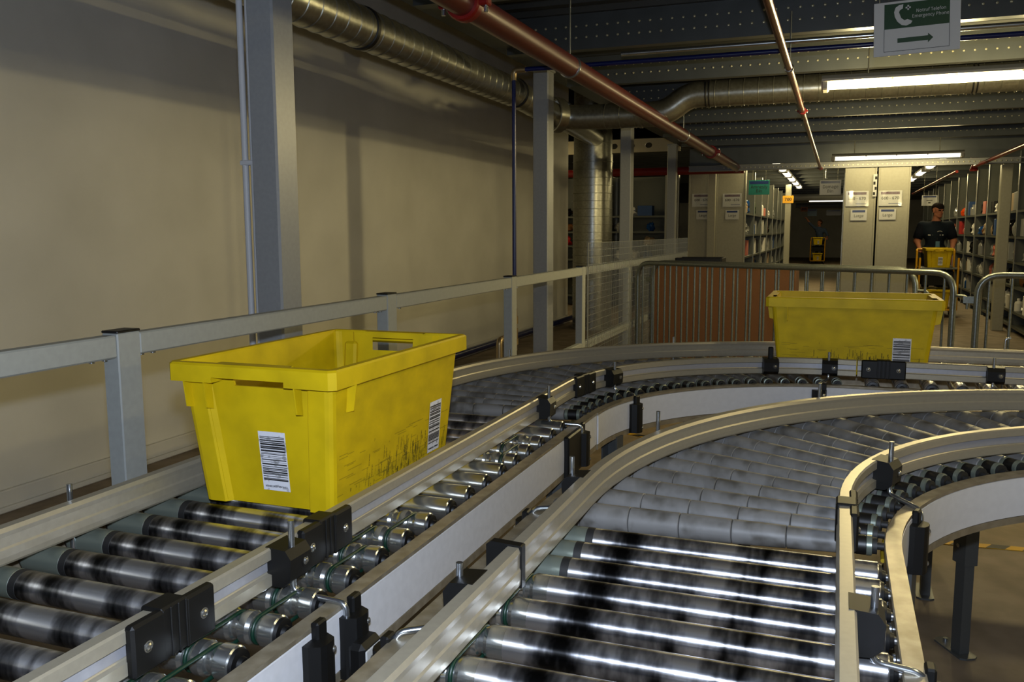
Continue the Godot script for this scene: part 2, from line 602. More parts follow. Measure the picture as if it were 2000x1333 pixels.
func build_hall() -> void:
	struct("floor", span(Vector3(-8.2, -0.2, -46.2), Vector3(7.2, 0, 5.2)), M.concrete)
	struct("wall_left", span(Vector3(-4.0, 0, -12.5), Vector3(-3.78, 5.0, 5.0)), M.plaster)
	struct("wall_corner", span(Vector3(-8.0, 0, -12.5), Vector3(-4.0, 5.0, -12.3)), M.plaster)
	struct("wall_left_far", span(Vector3(-8.2, 0, -46), Vector3(-8.0, 5.0, -12.3)), M.plaster)
	struct("wall_right", span(Vector3(7.0, 0, -46), Vector3(7.2, 5.0, 5)), M.plaster)
	struct("wall_far", span(Vector3(-8.2, 0, -46.2), Vector3(7.2, 5.0, -46)), M.plaster)
	struct("wall_behind", span(Vector3(-4.0, 0, 5.0), Vector3(7.2, 5.0, 5.2)), M.plaster)
	struct("ceiling_upper", span(Vector3(-8.2, 5.0, -46.2), Vector3(7.2, 5.2, 5.2)), M.plaster)
	# skirting along the left wall: a shadow gap with a round-edged strip below it
	var b := MB.new()
	b.bbox(Vector3(-3.766, 0.055, -3.75), Vector3(0.028, 0.10, 17.4), 0.006)
	b.bbox(Vector3(-3.755, 0.014, -3.75), Vector3(0.05, 0.028, 17.4), 0.006)
	struct("baseboard_left", b, M.plaster)
	# mezzanine floor seen from below: ribbed deck on joists
	var d := MB.new()
	for part_of in [[-2.15, 7.0, 5.0, -46.0], [-8.0, -2.15, -14.2, -46.0]]:
		var x0: float = part_of[0]
		var x1: float = part_of[1]
		d.box(Vector3((x0 + x1) / 2, 2.80, (part_of[2] + part_of[3]) / 2), Vector3(x1 - x0, 0.06, part_of[2] - part_of[3]))
		var z: float = part_of[2] - 0.1
		var fr := Basis(Vector3.BACK, Vector3.UP, Vector3.LEFT)
		while z > -26.0 and z > part_of[3]:
			if z < 0.5:
				d.sweep(PackedVector2Array([Vector2(-0.06, 2.775), Vector2(-0.035, 2.72), Vector2(0.035, 2.72), Vector2(0.06, 2.775)]), [Transform3D(fr, Vector3(x1, 0, z)), Transform3D(fr, Vector3(x0, 0, z))], false, false)
			z -= 0.227
	var deck := struct("ceiling", d, M.deck_steel)
	var jm := MB.new()   # a lipped channel, open to the back
	var jf := Basis(Vector3.BACK, Vector3.UP, Vector3.LEFT)
	jm.sweep(PackedVector2Array([Vector2(0.03, 2.50), Vector2(0.03, 2.72), Vector2(-0.04, 2.72), Vector2(-0.04, 2.712), Vector2(0.022, 2.712), Vector2(0.022, 2.508), Vector2(-0.04, 2.508), Vector2(-0.04, 2.53), Vector2(-0.048, 2.53), Vector2(-0.048, 2.50)]), [Transform3D(jf, Vector3(7.0, 0, 0)), Transform3D(jf, Vector3(-2.1, 0, 0))])
	var joist := jm.done(M.joist_steel)
	var bm := MB.new()
	for k in 74:
		for r in [2.575, 2.645]:
			bm.lathe([Vector2(0, 0.0085), Vector2(0.005, 0.006), Vector2(0.006, 0)], 6, Vector3(-1.9 + 0.068 * k, r, 0.03), Vector3.BACK)
	var bolts := bm.done(M.bolt_zinc)
	var z := -5.57 + 1.36 * 4
	for k in 25:
		var j := part("joist", joist, deck, place(0, 0, z))
		if k > 2 and k < 10:
			part("bolt_row", bolts, j).set_meta("kind", "stuff")
		z -= 1.36
	# the edge beam over the columns and the main beam across
	var e := MB.new()
	e.sweep(PackedVector2Array([Vector2(-2.18, 2.54), Vector2(-2.02, 2.54), Vector2(-2.02, 2.555), Vector2(-2.165, 2.555), Vector2(-2.165, 2.755), Vector2(-2.02, 2.755), Vector2(-2.02, 2.77), Vector2(-2.18, 2.77)]), [place(0, 0, 5), place(0, 0, -13.0)])
	part("edge_beam", e, deck, Transform3D(), M.joist_steel)
	var mb := MB.new()
	mb.sweep(PackedVector2Array([Vector2(0.05, 2.20), Vector2(0.05, 2.215), Vector2(0.02, 2.215), Vector2(0.02, 2.265), Vector2(0.05, 2.265), Vector2(0.05, 2.28), Vector2(-0.05, 2.28), Vector2(-0.05, 2.20)]), [Transform3D(jf, Vector3(7.0, 0, BEAM_Z)), Transform3D(jf, Vector3(-2.1, 0, BEAM_Z))])
	var beam := part("main_beam", mb, deck, Transform3D(), M.column_grey)
	var ub := MB.new()
	ub.box(Vector3(2.45, 2.51, BEAM_Z - 0.04), Vector3(9.1, 0.44, 0.03))
	part("upper_web", ub, beam, Transform3D(), M.joist_steel)
	var hm := MB.new()
	for k in 100:
		hm.lathe([Vector2(0, 0.012), Vector2(0.006, 0.009), Vector2(0.007, 0)], 6, Vector3(-1.6 + 0.062 * k, 2.24, BEAM_Z + 0.02), Vector3.BACK)
	part("bolt_row", hm, beam, Transform3D(), M.bolt_zinc).set_meta("kind", "stuff")
	# the cream perforated beam beyond the end of the left wall
	var pb := MB.new()
	var cut := CSGBox3D.new()
	cut.size = Vector3(5.0, 0.21, 0.03)
	var holes := []
	for k in 16:
		var o := CSGCylinder3D.new()
		o.radius = 0.045
		o.height = 0.1
		o.sides = 14
		o.rotation_degrees.x = 90
		o.position = Vector3(-2.2 + 0.28 * k, 0, 0)
		o.scale = Vector3(1.3, 1, 1)
		o.operation = CSGShape3D.OPERATION_SUBTRACTION
		cut.add_child(o)
		o.name = "hole"
	cut.name = numbered("perforated_beam")
	cut.material = M.beam_cream
	cut.position = Vector3(-4.9, 2.70, -14.0)
	add_child(cut)
	tag(cut, "cream steel beam with a row of oval holes past the wall's end", "beam")
	# floor tape
	for q in [[-1.13, -5.55, 0.9, -0.45, "behind the far conveyor's bend"], [-1.33, -4.15, 0.5, 0.5, "under the far conveyor's bend"], [0.69, -4.08, 0.5, 0.08, "behind the braced conveyor leg"]]:
		var hz := MB.new()
		hz.box(Vector3.ZERO, Vector3(q[2], 0.003, 0.05))
		var tp := single("hazard_tape", hz, M.hazard_yellow, "strip of black and yellow hazard tape on the floor " + q[4], "tape", place(q[0], 0.0016, q[1], q[3]), "hazard tape on the floor")
		var n := int(q[2] / 0.14)
		for k in n:
			var s := MB.new()
			s.T = place((k - (n - 1) / 2.0) * 0.14, 0.0017, 0)
			s.quad(Vector3(-0.055, 0, 0.025), Vector3(0.02, 0, 0.025), Vector3(0.055, 0, -0.025), Vector3(-0.02, 0, -0.025), Vector3.UP)
			part("stripe", s, tp, Transform3D(), M.ink_black)


# ---------------------------------------------------------------- conveyors

func lane(c: Vector3, r: float, z0: float, x1: float, a0 := 0.0, a1 := 90.0, y := 0.0) -> Array:
	# frames along a line that comes down -z, bends right round c at radius r and leaves along +x; x of a frame points to the centre
	var out := []
	if z0 > c.z + 1e-4:
		out.append([0.0, Vector3(c.x - r, y, z0)])
	var n := maxi(2, int((a1 - a0) / 3.0))
	for k in n + 1:
		var a := deg_to_rad(a0 + (a1 - a0) * k / n)
		out.append([a, Vector3(c.x - r * cos(a), y, c.z - r * sin(a))])
	if x1 > c.x + 1e-4:
		out.append([PI / 2, Vector3(x1, y, c.z - r)])
	var fr := []
	for e in out:
		var a: float = e[0]
		fr.append(Transform3D(Basis(Vector3(cos(a), 0, sin(a)), Vector3.UP, Vector3(-sin(a), 0, cos(a))), e[1]))
	return fr


func straight(x: float, za: float, zb: float) -> Array:
	return [place(x, 0, za), place(x, 0, zb)]


func crossing(z: float, xa: float, xb: float) -> Array:
	var b := Basis(Vector3.BACK, Vector3.UP, Vector3.LEFT)
	return [Transform3D(b, Vector3(xa, 0, z)), Transform3D(b, Vector3(xb, 0, z))]


func guide_profile(flip: bool) -> PackedVector2Array:
	# x 0 is the face towards the goods; the other face carries a slot
	var p := PackedVector2Array()
	for q in [[0.0025, 0], [0.0, 0.004], [-0.0008, 0.014], [-0.0008, 0.027], [0.001, 0.031], [0.001, 0.048], [0.0, 0.056], [0.003, 0.0635], [0.021, 0.064], [0.024, 0.061], [0.024, 0.045], [0.0165, 0.0435], [0.0155, 0.041], [0.0155, 0.024], [0.0165, 0.022], [0.024, 0.0205], [0.024, 0.003], [0.021, 0]]:
		p.append(Vector2(-q[0] if flip else q[0], 0.797 + q[1]))
	return p


func guide(parent: Node3D, frames: Array, flip: bool) -> void:
	var m := MB.new()
	m.sweep(guide_profile(flip), frames)
	var g := part("guide_rail", m, parent, Transform3D(), M.guide_alu)
	var s := MB.new()
	var k := -1.0 if flip else 1.0
	s.sweep(PackedVector2Array([Vector2(0.0150 * k, 0.8225), Vector2(0.0165 * k, 0.8225), Vector2(0.0165 * k, 0.8390), Vector2(0.0150 * k, 0.8390)]), frames)
	part("slot_strip", s, g, Transform3D(), M.slot_alu)


func side_frame(parent: Node3D, frames: Array, flip: bool) -> void:
	# x 0 is the outer face, the body lies towards -x (flip: +x)
	var k := -1.0 if flip else 1.0
	var p := PackedVector2Array()
	for q in [[0.0, 0.775], [0.0, 0.768], [-0.004, 0.767], [-0.004, 0.672], [0.0, 0.671], [0.0, 0.655], [-0.03, 0.655], [-0.03, 0.66], [-0.006, 0.662], [-0.006, 0.765], [-0.026, 0.765], [-0.026, 0.74], [-0.03, 0.74], [-0.03, 0.773], [-0.028, 0.775]]:
		p.append(Vector2(q[0] * k, q[1]))
	var m := MB.new()
	m.sweep(p, frames)
	var f := part("side_frame", m, parent, Transform3D(), M.frame_alu)
	var c := MB.new()
	c.sweep(PackedVector2Array([Vector2(-0.0035 * k, 0.7665), Vector2(0.0004 * k, 0.7655), Vector2(0.0012 * k, 0.72), Vector2(0.0004 * k, 0.6735), Vector2(-0.0035 * k, 0.6725)]), frames)
	part("cover_strip", c, f, Transform3D(), M.cover_white)


var roller_mesh := {}

func straight_roller(kind: String) -> Dictionary:
	# axis along +x from 0 to 0.632; the drive grooves lie at the x 0 end
	if roller_mesh.has(kind):
		return roller_mesh[kind]
	var r := 0.025
	var grooved := kind != "plain"
	var tube := MB.new()
	var drive := MB.new()
	var prof := [Vector2(0.010, 0.0), Vector2(0.010, r - 0.002), Vector2(0.012, r)]
	if grooved:
		for g in [0.046, 0.082]:
			prof.append_array([Vector2(g - 0.012, r), Vector2(g - 0.006, r - 0.003), Vector2(g - 0.004, r - 0.0065), Vector2(g + 0.004, r - 0.0065), Vector2(g + 0.006, r - 0.003), Vector2(g + 0.012, r)])
	prof.append(Vector2(0.118, r))
	drive.lathe(prof, 28, Vector3.ZERO, Vector3.RIGHT)
	tube.lathe([Vector2(0.118, r), Vector2(0.620, r), Vector2(0.622, r - 0.002), Vector2(0.622, 0)], 28, Vector3.ZERO, Vector3.RIGHT)
	var cap := MB.new()
	cap.lathe([Vector2(0, r - 0.0025), Vector2(0.005, r - 0.004), Vector2(0.006, 0.012), Vector2(0.012, 0.010), Vector2(0.012, 0)], 18, Vector3.ZERO, Vector3.RIGHT)
	var bare := MB.new()
	bare.lathe([Vector2(0, r - 0.001), Vector2(0.001, r + 0.0005), Vector2(0.088, r + 0.0005), Vector2(0.089, r - 0.001)], 28, Vector3(0.529, 0, 0), Vector3.RIGHT)
	var dark := MB.new()
	dark.lathe([Vector2(0, r - 0.001), Vector2(0.001, r + 0.0004), Vector2(0.015, r + 0.0004), Vector2(0.016, r - 0.001)], 28, Vector3.ZERO, Vector3.RIGHT)
	var axle := MB.new()
	axle.cyl(Vector3(-0.012, 0, 0), Vector3(0.644, 0, 0), 0.006, 6)
	roller_mesh[kind] = {"tube": tube, "cap": cap.done(M.cap_black), "drive": drive.done(M.roller_zinc), "drive_dull": drive.done(M.roller_end), "bare": bare.done(M.roller_end), "dark": dark.done(M.seam_dark), "axle": axle.done(M.axle_steel)}
	roller_mesh[kind]["roller_steel"] = tube.done(M.roller_steel)
	return roller_mesh[kind]


func add_roller(parent: Node3D, at: Transform3D, kind: String, steel: String, bare_far := false) -> MeshInstance3D:
	var k := straight_roller(kind)
	var o := part("roller", k[steel], parent, at)
	part("end_cap", k.cap, o, Transform3D(Basis(Vector3.UP, PI), Vector3(0.010, 0, 0)))
	part("end_cap", k.cap, o, place(0.622, 0, 0))
	part("axle", k.axle, o)
	part("drive_end", k.drive_dull if kind == "plain" and not bare_far else k.drive, o)
	if bare_far:
		part("bare_end", k.bare, o)
		part("dark_band", k.dark, o, place(0.513, 0, 0))
	elif kind == "plain":
		part("dark_band", k.dark, o, place(0.112, 0, 0))
	return o


func belt(parent: Node3D, a: Vector3, b: Vector3) -> void:
	# a round drive belt over two roller grooves, in the plane across the rollers
	var d := (b - a).normalized()
	var r := 0.0205
	var pts := []
	for k in 9:
		var t := PI * k / 8.0
		pts.append(a - d * sin(t) * r + Vector3.UP * cos(t) * r)
	for k in 9:
		var t := PI * k / 8.0
		pts.append(b + d * sin(t) * r - Vector3.UP * cos(t) * r)
	var m := MB.new()
	m.pipe(pts, 0.0032, 8, 0.0, true)
	part("drive_belt", m, parent, Transform3D(), M.belt_green)


func bend_roller(_called: String, r0: float, r1: float, sleeve: Material, seams: Material) -> Array:
	# a tapered roller for a bend: [tube, sleeves, inner ring ...]; axis along +x outward from the centre, tops level
	var out := []
	var rad := func(r: float) -> float: return 0.0245 * r / 1.16
	var x := r0 + 0.062
	var tilt := atan(0.0245 / 1.16)
	while x < r1 - 0.012:
		var e := minf(x + 0.1015, r1 - 0.008)
		var m := MB.new()
		var a: float = rad.call(x)
		var b: float = rad.call(e)
		m.T = Transform3D(Basis(Vector3.BACK, -tilt), Vector3(x, -a, 0))
		m.lathe([Vector2(0, a - 0.004), Vector2(0.0006, a - 0.0012), Vector2(0.0018, a), Vector2(e - x - 0.0022, b), Vector2(e - x - 0.001, b - 0.0012), Vector2(e - x - 0.0004, b - 0.004)], 22, Vector3.ZERO, Vector3.RIGHT)
		out.append(["sleeve", m.done(sleeve)])
		x = e
	var t := MB.new()
	var a: float = rad.call(r0)
	t.T = Transform3D(Basis(Vector3.BACK, -tilt), Vector3(r0, -a, 0))
	t.lathe([Vector2(-0.008, 0), Vector2(-0.008, 0.007), Vector2(0.004, 0.007), Vector2(0.004, a - 0.003), Vector2(0.06, a - 0.0035), Vector2(r1 - r0 - 0.02, a + 0.008), Vector2(r1 - r0, a), Vector2(r1 - r0 + 0.015, 0.006), Vector2(r1 - r0 + 0.015, 0)], 16, Vector3.ZERO, Vector3.RIGHT)
	out.append(["core", t.done(seams)])
	var n := MB.new()
	n.T = t.T
	n.lathe([Vector2(0.012, a - 0.003), Vector2(0.013, a + 0.0005), Vector2(0.022, a + 0.0005), Vector2(0.023, a - 0.003)], 20, Vector3.ZERO, Vector3.RIGHT)
	out.append(["end_ring", n.done(M.roller_end)])
	n = MB.new()
	n.T = t.T
	n.lathe([Vector2(0.050, a - 0.003), Vector2(0.051, a + 0.001), Vector2(0.060, a + 0.001), Vector2(0.061, a - 0.003)], 20, Vector3.ZERO, Vector3.RIGHT)
	out.append(["end_ring", n.done(M.roller_end)])
	var k := MB.new()
	k.T = t.T
	k.lathe([Vector2(0.022, a - 0.003), Vector2(0.023, a), Vector2(0.050, a), Vector2(0.051, a - 0.003)], 20, Vector3.ZERO, Vector3.RIGHT)
	out.append(["grip_ring", k.done(M.cap_black)])
	return out


func place_bend_roller(parent: Node3D, pieces: Array, c: Vector3, deg: float) -> void:
	var o := Node3D.new()
	var a := deg_to_rad(deg)
	# +x of the roller points outward: (-cos a, -sin a) in the plan
	o.transform = Transform3D(Basis(Vector3(-cos(a), 0, -sin(a)), Vector3.UP, Vector3(sin(a), 0, -cos(a))), Vector3(c.x, ROLL, c.z))
	o.name = "tapered_roller"
	parent.add_child(o, true)
	for e in pieces:
		part(e[0], e[1], o)


func screw(m: MB, at: Vector3, d: Vector3, r := 0.0055) -> void:
	m.lathe([Vector2(0, r * 1.25), Vector2(0.001, r * 1.25), Vector2(0.001, r * 1.0), Vector2(0.003, r * 0.85), Vector2(0.0042, r * 0.45), Vector2(0.0044, 0)], 14, at, d)


var small := {}

func make_small() -> void:
	# the black fittings, in their own axes: x points away from the goods, y up, z along the rail (towards its start); origin on the rail's outer face at its mid height
	var cl := MB.new()
	cl.prism(PackedVector2Array([Vector2(-0.010, -0.032), Vector2(0.020, -0.030), Vector2(0.034, -0.018), Vector2(0.036, 0.016), Vector2(0.026, 0.030), Vector2(-0.010, 0.033)]), 0.056, place(0, 0, -0.028))
	small.clamp = cl.done(M.clamp_black)
	var sc := MB.new()
	sc.lathe([Vector2(0, 0.0105), Vector2(0.0012, 0.0105), Vector2(0.0012, 0.008)], 16, Vector3(0.0345, 0.002, -0.014), Vector3.RIGHT)
	small.ring = sc.done(M.cap_black)
	var s2 := MB.new()
	screw(s2, Vector3(0.0345, 0.002, -0.014), Vector3.RIGHT)
	small.screw = s2.done(M.screw_steel)
	var jo := MB.new()
	jo.bbox(Vector3(0.003, 0, 0), Vector3(0.016, 0.070, 0.058), 0.004)
	small.joint = jo.done(M.clamp_black)
	var ri := MB.new()
	for k in 7:
		ri.bbox(Vector3(0.002 + (0.002 if k % 2 == 0 else 0.0), 0, -0.021 + 0.007 * k), Vector3(0.013, 0.068, 0.0045), 0.001)
	ri.bbox(Vector3(-0.009, 0.001, 0), Vector3(0.036, 0.071, 0.05), 0.003)
	small.bellows = ri.done(M.clamp_black)
	var s3 := MB.new()
	screw(s3, Vector3(0.0105, 0, 0), Vector3.RIGHT, 0.0062)
	small.joint_screw = s3.done(M.screw_steel)
	# bracket on the side frame: origin on the cover at the frame's mid height (y 0.72)
	var br := MB.new()
	br.sweep(PackedVector2Array([Vector2(-0.003, -0.026), Vector2(0.010, -0.026), Vector2(0.026, -0.018), Vector2(0.030, -0.008), Vector2(0.030, 0.008), Vector2(0.026, 0.018), Vector2(0.010, 0.026), Vector2(-0.003, 0.026)]), [Transform3D(Basis(Vector3.RIGHT, Vector3.BACK, Vector3.DOWN), Vector3(0, 0.038, 0)), Transform3D(Basis(Vector3.RIGHT, Vector3.BACK, Vector3.DOWN), Vector3(0, -0.062, 0))])
	br.bbox(Vector3(0.004, 0.048, -0.012), Vector3(0.014, 0.03, 0.026), 0.003)
	small.bracket = br.done(M.clamp_black)
	var bs := MB.new()
	screw(bs, Vector3(0.0275, 0, -0.013), Vector3(0.9, 0, -0.4), 0.005)
	small.bracket_screw = bs.done(M.screw_steel)


func turned(a: float, at: Vector3) -> Transform3D:
	# local x = to the centre side (away from the goods for an inner rail) at angle a of the lane
	return Transform3D(Basis(Vector3(cos(a), 0, sin(a)), Vector3.UP, Vector3(-sin(a), 0, cos(a))), at)


func clamp_at(parent: Node3D, t: Transform3D, rod: Array) -> void:
	# a clamp on the guide rail with its bent, threaded rod: rod = points in the clamp's axes
	var c := part("clamp", small.clamp, parent, t)
	part("screw_seat", small.ring, c)
	part("screw", small.screw, c)
	if rod.size() > 1:
		var m := MB.new()
		m.pipe(rod, 0.0052, 10, 0.016)
		part("bent_rod", m, parent, t, M.zinc_bright)


func joint_at(parent: Node3D, t: Transform3D) -> void:
	var c := part("rail_joint", small.bellows, parent, t)
	for s in [-1.0, 1.0]:
		part("end_plate", small.joint, c, place(0, 0, 0.048 * s))
		part("screw", small.joint_screw, c, place(0, 0, 0.052 * s))


func bracket_at(parent: Node3D, t: Transform3D) -> void:
	var c := part("rod_bracket", small.bracket, parent, t)
	for y in [0.022, -0.046]:
		part("screw", small.bracket_screw, c, place(0, y, 0))


func leg(parent: Node3D, at: Vector3, turn: float, top := 0.66) -> void:
	var t := place(at.x, 0, at.z, turn)
	var m := MB.new()
	m.sweep(PackedVector2Array([Vector2(-0.03, -0.022), Vector2(0.03, -0.022), Vector2(0.03, 0.022), Vector2(0.024, 0.022), Vector2(0.024, -0.016), Vector2(-0.024, -0.016), Vector2(-0.024, 0.022), Vector2(-0.03, 0.022)]), [Transform3D(Basis(Vector3.RIGHT, Vector3.BACK, Vector3.DOWN), Vector3(0, top, 0)), Transform3D(Basis(Vector3.RIGHT, Vector3.BACK, Vector3.DOWN), Vector3(0, 0.3, 0))])
	m.sweep(PackedVector2Array([Vector2(-0.022, -0.015), Vector2(0.022, -0.015), Vector2(0.022, 0.018), Vector2(0.017, 0.018), Vector2(0.017, -0.010), Vector2(-0.017, -0.010), Vector2(-0.017, 0.018), Vector2(-0.022, 0.018)]), [Transform3D(Basis(Vector3.RIGHT, Vector3.BACK, Vector3.DOWN), Vector3(0, 0.34, 0)), Transform3D(Basis(Vector3.RIGHT, Vector3.BACK, Vector3.DOWN), Vector3(0, 0.006, 0))])
	var l := part("leg", m, parent, t, M.leg_steel)
	var p := MB.new()
	p.prism(PackedVector2Array([Vector2(-0.045, -0.03), Vector2(0.085, -0.03), Vector2(0.1, -0.015), Vector2(0.1, 0.015), Vector2(0.085, 0.03), Vector2(-0.045, 0.03), Vector2(-0.055, 0.015), Vector2(-0.055, -0.015)]), 0.006, Transform3D(Basis(Vector3.RIGHT, Vector3.BACK, Vector3.DOWN), Vector3(0, 0.006, 0)))
	part("foot_plate", p, l, Transform3D(), M.leg_steel)
	var b := MB.new()
	b.cyl(Vector3(0.07, 0.006, 0), Vector3(0.07, 0.016, 0), 0.009, 6)
	b.cyl(Vector3(0, 0.36, -0.022), Vector3(0, 0.36, -0.028), 0.007, 6)
	b.cyl(Vector3(0, 0.46, -0.022), Vector3(0, 0.46, -0.028), 0.007, 6)
	part("bolt", b, l, Transform3D(), M.zinc_bright)


func build_conveyors() -> void:
	make_small()
	# ---- the far conveyor: straight towards the back, beside the wall
	var s1 := thing("straight_conveyor", "straight roller conveyor running beside the handrail, carrying the yellow tote", "conveyor")
	side_frame(s1, straight(-0.70, 0.25, C1.z), false)
	side_frame(s1, straight(-1.41, 0.25, C1.z), true)
	var z := -1.22 + 0.1 * 14
	var k := 0
	var grooves := [0.046, 0.082]
	while z > -2.50:
		var kind := "plain" if (z < -1.58 and z > -1.97) or z < -2.25 else "grooved"
		add_roller(s1, Transform3D(Basis(Vector3.UP, PI), Vector3(-0.735, AXLE, z)), kind, "roller_steel", true)
		if kind == "grooved" and z - 0.1 > -1.58:
			var gx: float = -0.735 - grooves[k % 2]
			belt(s1, Vector3(gx, AXLE, z), Vector3(gx, AXLE, z - 0.1))
		if kind == "grooved" and z < -1.97 and z > -2.15:
			var gx: float = -0.735 - grooves[k % 2]
			belt(s1, Vector3(gx, AXLE, z), Vector3(gx, AXLE, z - 0.1))
		z -= 0.1
		k += 1
	guide(s1, straight(-1.285, 0.2, -2.2), true)
	for e in [[0.2, -0.868], [-0.872, -1.238], [-1.242, C1.z]]:
		guide(s1, straight(-0.834, e[0], e[1]), false)
	for jz in [-0.87, -1.24]:
		joint_at(s1, turned(0, Vector3(-0.81, 0.829, jz)))
	clamp_at(s1, turned(0, Vector3(-0.81, 0.829, -1.118)), [Vector3(0.022, 0.072, 0.004), Vector3(0.022, -0.046, 0.004), Vector3(0.118, -0.050, 0.004), Vector3(0.118, -0.10, 0.004)])
	clamp_at(s1, turned(0, Vector3(-0.81, 0.829, -2.42)), [Vector3(0.022, 0.066, 0.0), Vector3(0.022, -0.046, 0.0), Vector3(0.118, -0.050, -0.02), Vector3(0.118, -0.10, -0.02)])
	for bz in [-1.03, -1.13]:
		bracket_at(s1, turned(0, Vector3(-0.699, 0.72, bz)))
	bracket_at(s1, turned(0, Vector3(-0.699, 0.72, -2.44)))
	var sp := MB.new()
	sp.bbox(Vector3(-0.694, 0.715, -2.35), Vector3(0.018, 0.122, 0.13), 0.004)
	part("splice_plate", sp, s1, Transform3D(), M.clamp_black)
	for rz in [-1.195, -2.15]:
		var m := MB.new()
		m.cyl(Vector3(-1.335, 0.66, rz), Vector3(-1.335, 0.882, rz), 0.0052, 10)
		m.cyl(Vector3(-1.335, 0.80, rz), Vector3(-1.311, 0.80, rz), 0.004, 8)
		part("threaded_rod", m, s1, Transform3D(), M.zinc_bright)
	for e in [[-0.72, -0.5], [-1.39, -0.5], [-0.72, -2.3], [-1.39, -2.3]]:
		leg(s1, Vector3(e[0], 0, e[1]), 0.0)
	# ---- its bend to the right
	var b1 := thing("curved_conveyor", "curved conveyor of dark grey tapered rollers bending away beside the wall", "conveyor")
	side_frame(b1, lane(C1, 0.775, C1.z, C1.x), false)
	side_frame(b1, lane(C1, 1.49, C1.z, C1.x), true)
	var pieces := bend_roller("far", 0.812, 1.465, M.sleeve_grey, M.seam_dark)
	var deg := -2.5
	while deg < 89.0:
		place_bend_roller(b1, pieces, C1, deg)
		deg += 4.4
	# frames of a lane have x towards the centre: the outer rail's goods face looks to +x
	guide(b1, lane(C1, 1.365, -2.2, 0.0, 0.0, 89.0), true)
	var cg := Vector3(-0.004, 0, -2.70)   # the inner guide rail is bent a little tighter than the rollers
	guide(b1, lane(cg, 0.83, C1.z, cg.x, 0.0, 9.6), false)
	guide(b1, lane(cg, 0.83, cg.z, C1.x, 10.0, 90.0), false)
	var q := func(r: float, d: float, y: float) -> Transform3D:
		var a := deg_to_rad(d)
		return turned(a, Vector3(C1.x - r * cos(a), y, C1.z - r * sin(a)))
	var qg := func(d: float) -> Transform3D:
		var a := deg_to_rad(d)
		return turned(a, Vector3(cg.x - 0.806 * cos(a), 0.829, cg.z - 0.806 * sin(a)))
	joint_at(b1, qg.call(9.8))
	clamp_at(b1, qg.call(22.5), [Vector3(0.022, 0.058, 0.004), Vector3(0.022, -0.046, 0.004), Vector3(0.10, -0.052, -0.01), Vector3(0.104, -0.10, -0.01)])
	bracket_at(b1, q.call(0.774, 21.0, 0.72))
	clamp_at(b1, qg.call(73.5), [])
	var up := MB.new()
	up.bbox(Vector3(0.012, 0.05, 0), Vector3(0.016, 0.05, 0.018), 0.003)
	part("clamp_lug", up, b1, qg.call(73.5), M.clamp_black)
	clamp_at(b1, qg.call(89.3), [Vector3(0.022, 0.062, 0.004), Vector3(0.022, -0.044, 0.004), Vector3(0.085, -0.050, 0.035), Vector3(0.09, -0.09, 0.04)])
	bracket_at(b1, q.call(0.774, 80.5, 0.72))
	for d in [14.0, 62.0]:
		var a := deg_to_rad(d)
		leg(b1, Vector3(C1.x - 0.80 * cos(a), 0, C1.z - 0.80 * sin(a)), -a)
		leg(b1, Vector3(C1.x - 1.46 * cos(a), 0, C1.z - 1.46 * sin(a)), -a)
	for d in [4.0, 24.0, 58.0]:
		var a := deg_to_rad(d)
		var m := MB.new()
		m.cyl(Vector3(C1.x - 1.415 * cos(a), 0.66, C1.z - 1.415 * sin(a)), Vector3(C1.x - 1.415 * cos(a), 0.882, C1.z - 1.415 * sin(a)), 0.0052, 10)
		part("threaded_rod", m, b1, Transform3D(), M.zinc_bright)
	# ---- the straight after the bend, across the picture
	var s2 := thing("straight_conveyor", "straight roller conveyor in front of the steel crowd barriers", "conveyor")
	side_frame(s2, crossing(C1.z - 0.775, C1.x + 0.42, 3.2), false)
	side_frame(s2, crossing(C1.z - 0.775, C1.x, C1.x + 0.20), false)
	side_frame(s2, crossing(C1.z - 1.49, C1.x, 3.2), true)
	guide(s2, crossing(C1.z - 0.890, C1.x + 0.005, 0.172), false)
	guide(s2, crossing(C1.z - 0.890, 0.177, 3.1), false)
	guide(s2, crossing(C1.z - 1.365, 0.33, 3.1), true)
	joint_at(s2, turned(PI / 2, Vector3(0.175, 0.829, C1.z - 0.866)))
	for cx in [0.545, 1.4]:
		clamp_at(s2, turned(PI / 2, Vector3(cx, 0.829, C1.z - 0.866)), [Vector3(0.022, 0.066, 0.008), Vector3(0.022, -0.048, 0.008), Vector3(0.085, -0.05, 0.01), Vector3(0.092, -0.09, 0.01)])
	var x := C1.x + 0.06
	while x < 3.1:
		add_roller(s2, Transform3D(Basis(Vector3.BACK, Vector3.UP, Vector3.LEFT), Vector3(x, AXLE, C1.z - 1.455)), "grooved", "roller_steel")
		x += 0.1
	for e in [[0.35, -0.80], [0.35, -1.46], [2.2, -0.80], [2.2, -1.46]]:
		leg(s2, Vector3(e[0], 0, C1.z + e[1]), PI / 2)
	var tr1 := MB.new()
	tr1.pipe([Vector3(0.66, 0.66, C1.z - 1.415), Vector3(0.66, 0.90, C1.z - 1.415), Vector3(0.68, 0.905, C1.z - 1.415)], 0.005, 8, 0.01)
	part("threaded_rod", tr1, s2, Transform3D(), M.zinc_bright)
	# ---- the near conveyor: straight, below the camera
	var s3 := thing("straight_conveyor", "straight conveyor of shiny steel rollers with green drive belts, between two guide rails", "conveyor")
	side_frame(s3, straight(-0.573, 0.25, C2.z), true)
	side_frame(s3, straight(0.130, 0.25, C2.z), false)
	var zs := [-1.545, -1.465, -1.385]
	for i in 17:
		zs.append(-1.30 + 0.1 * i)
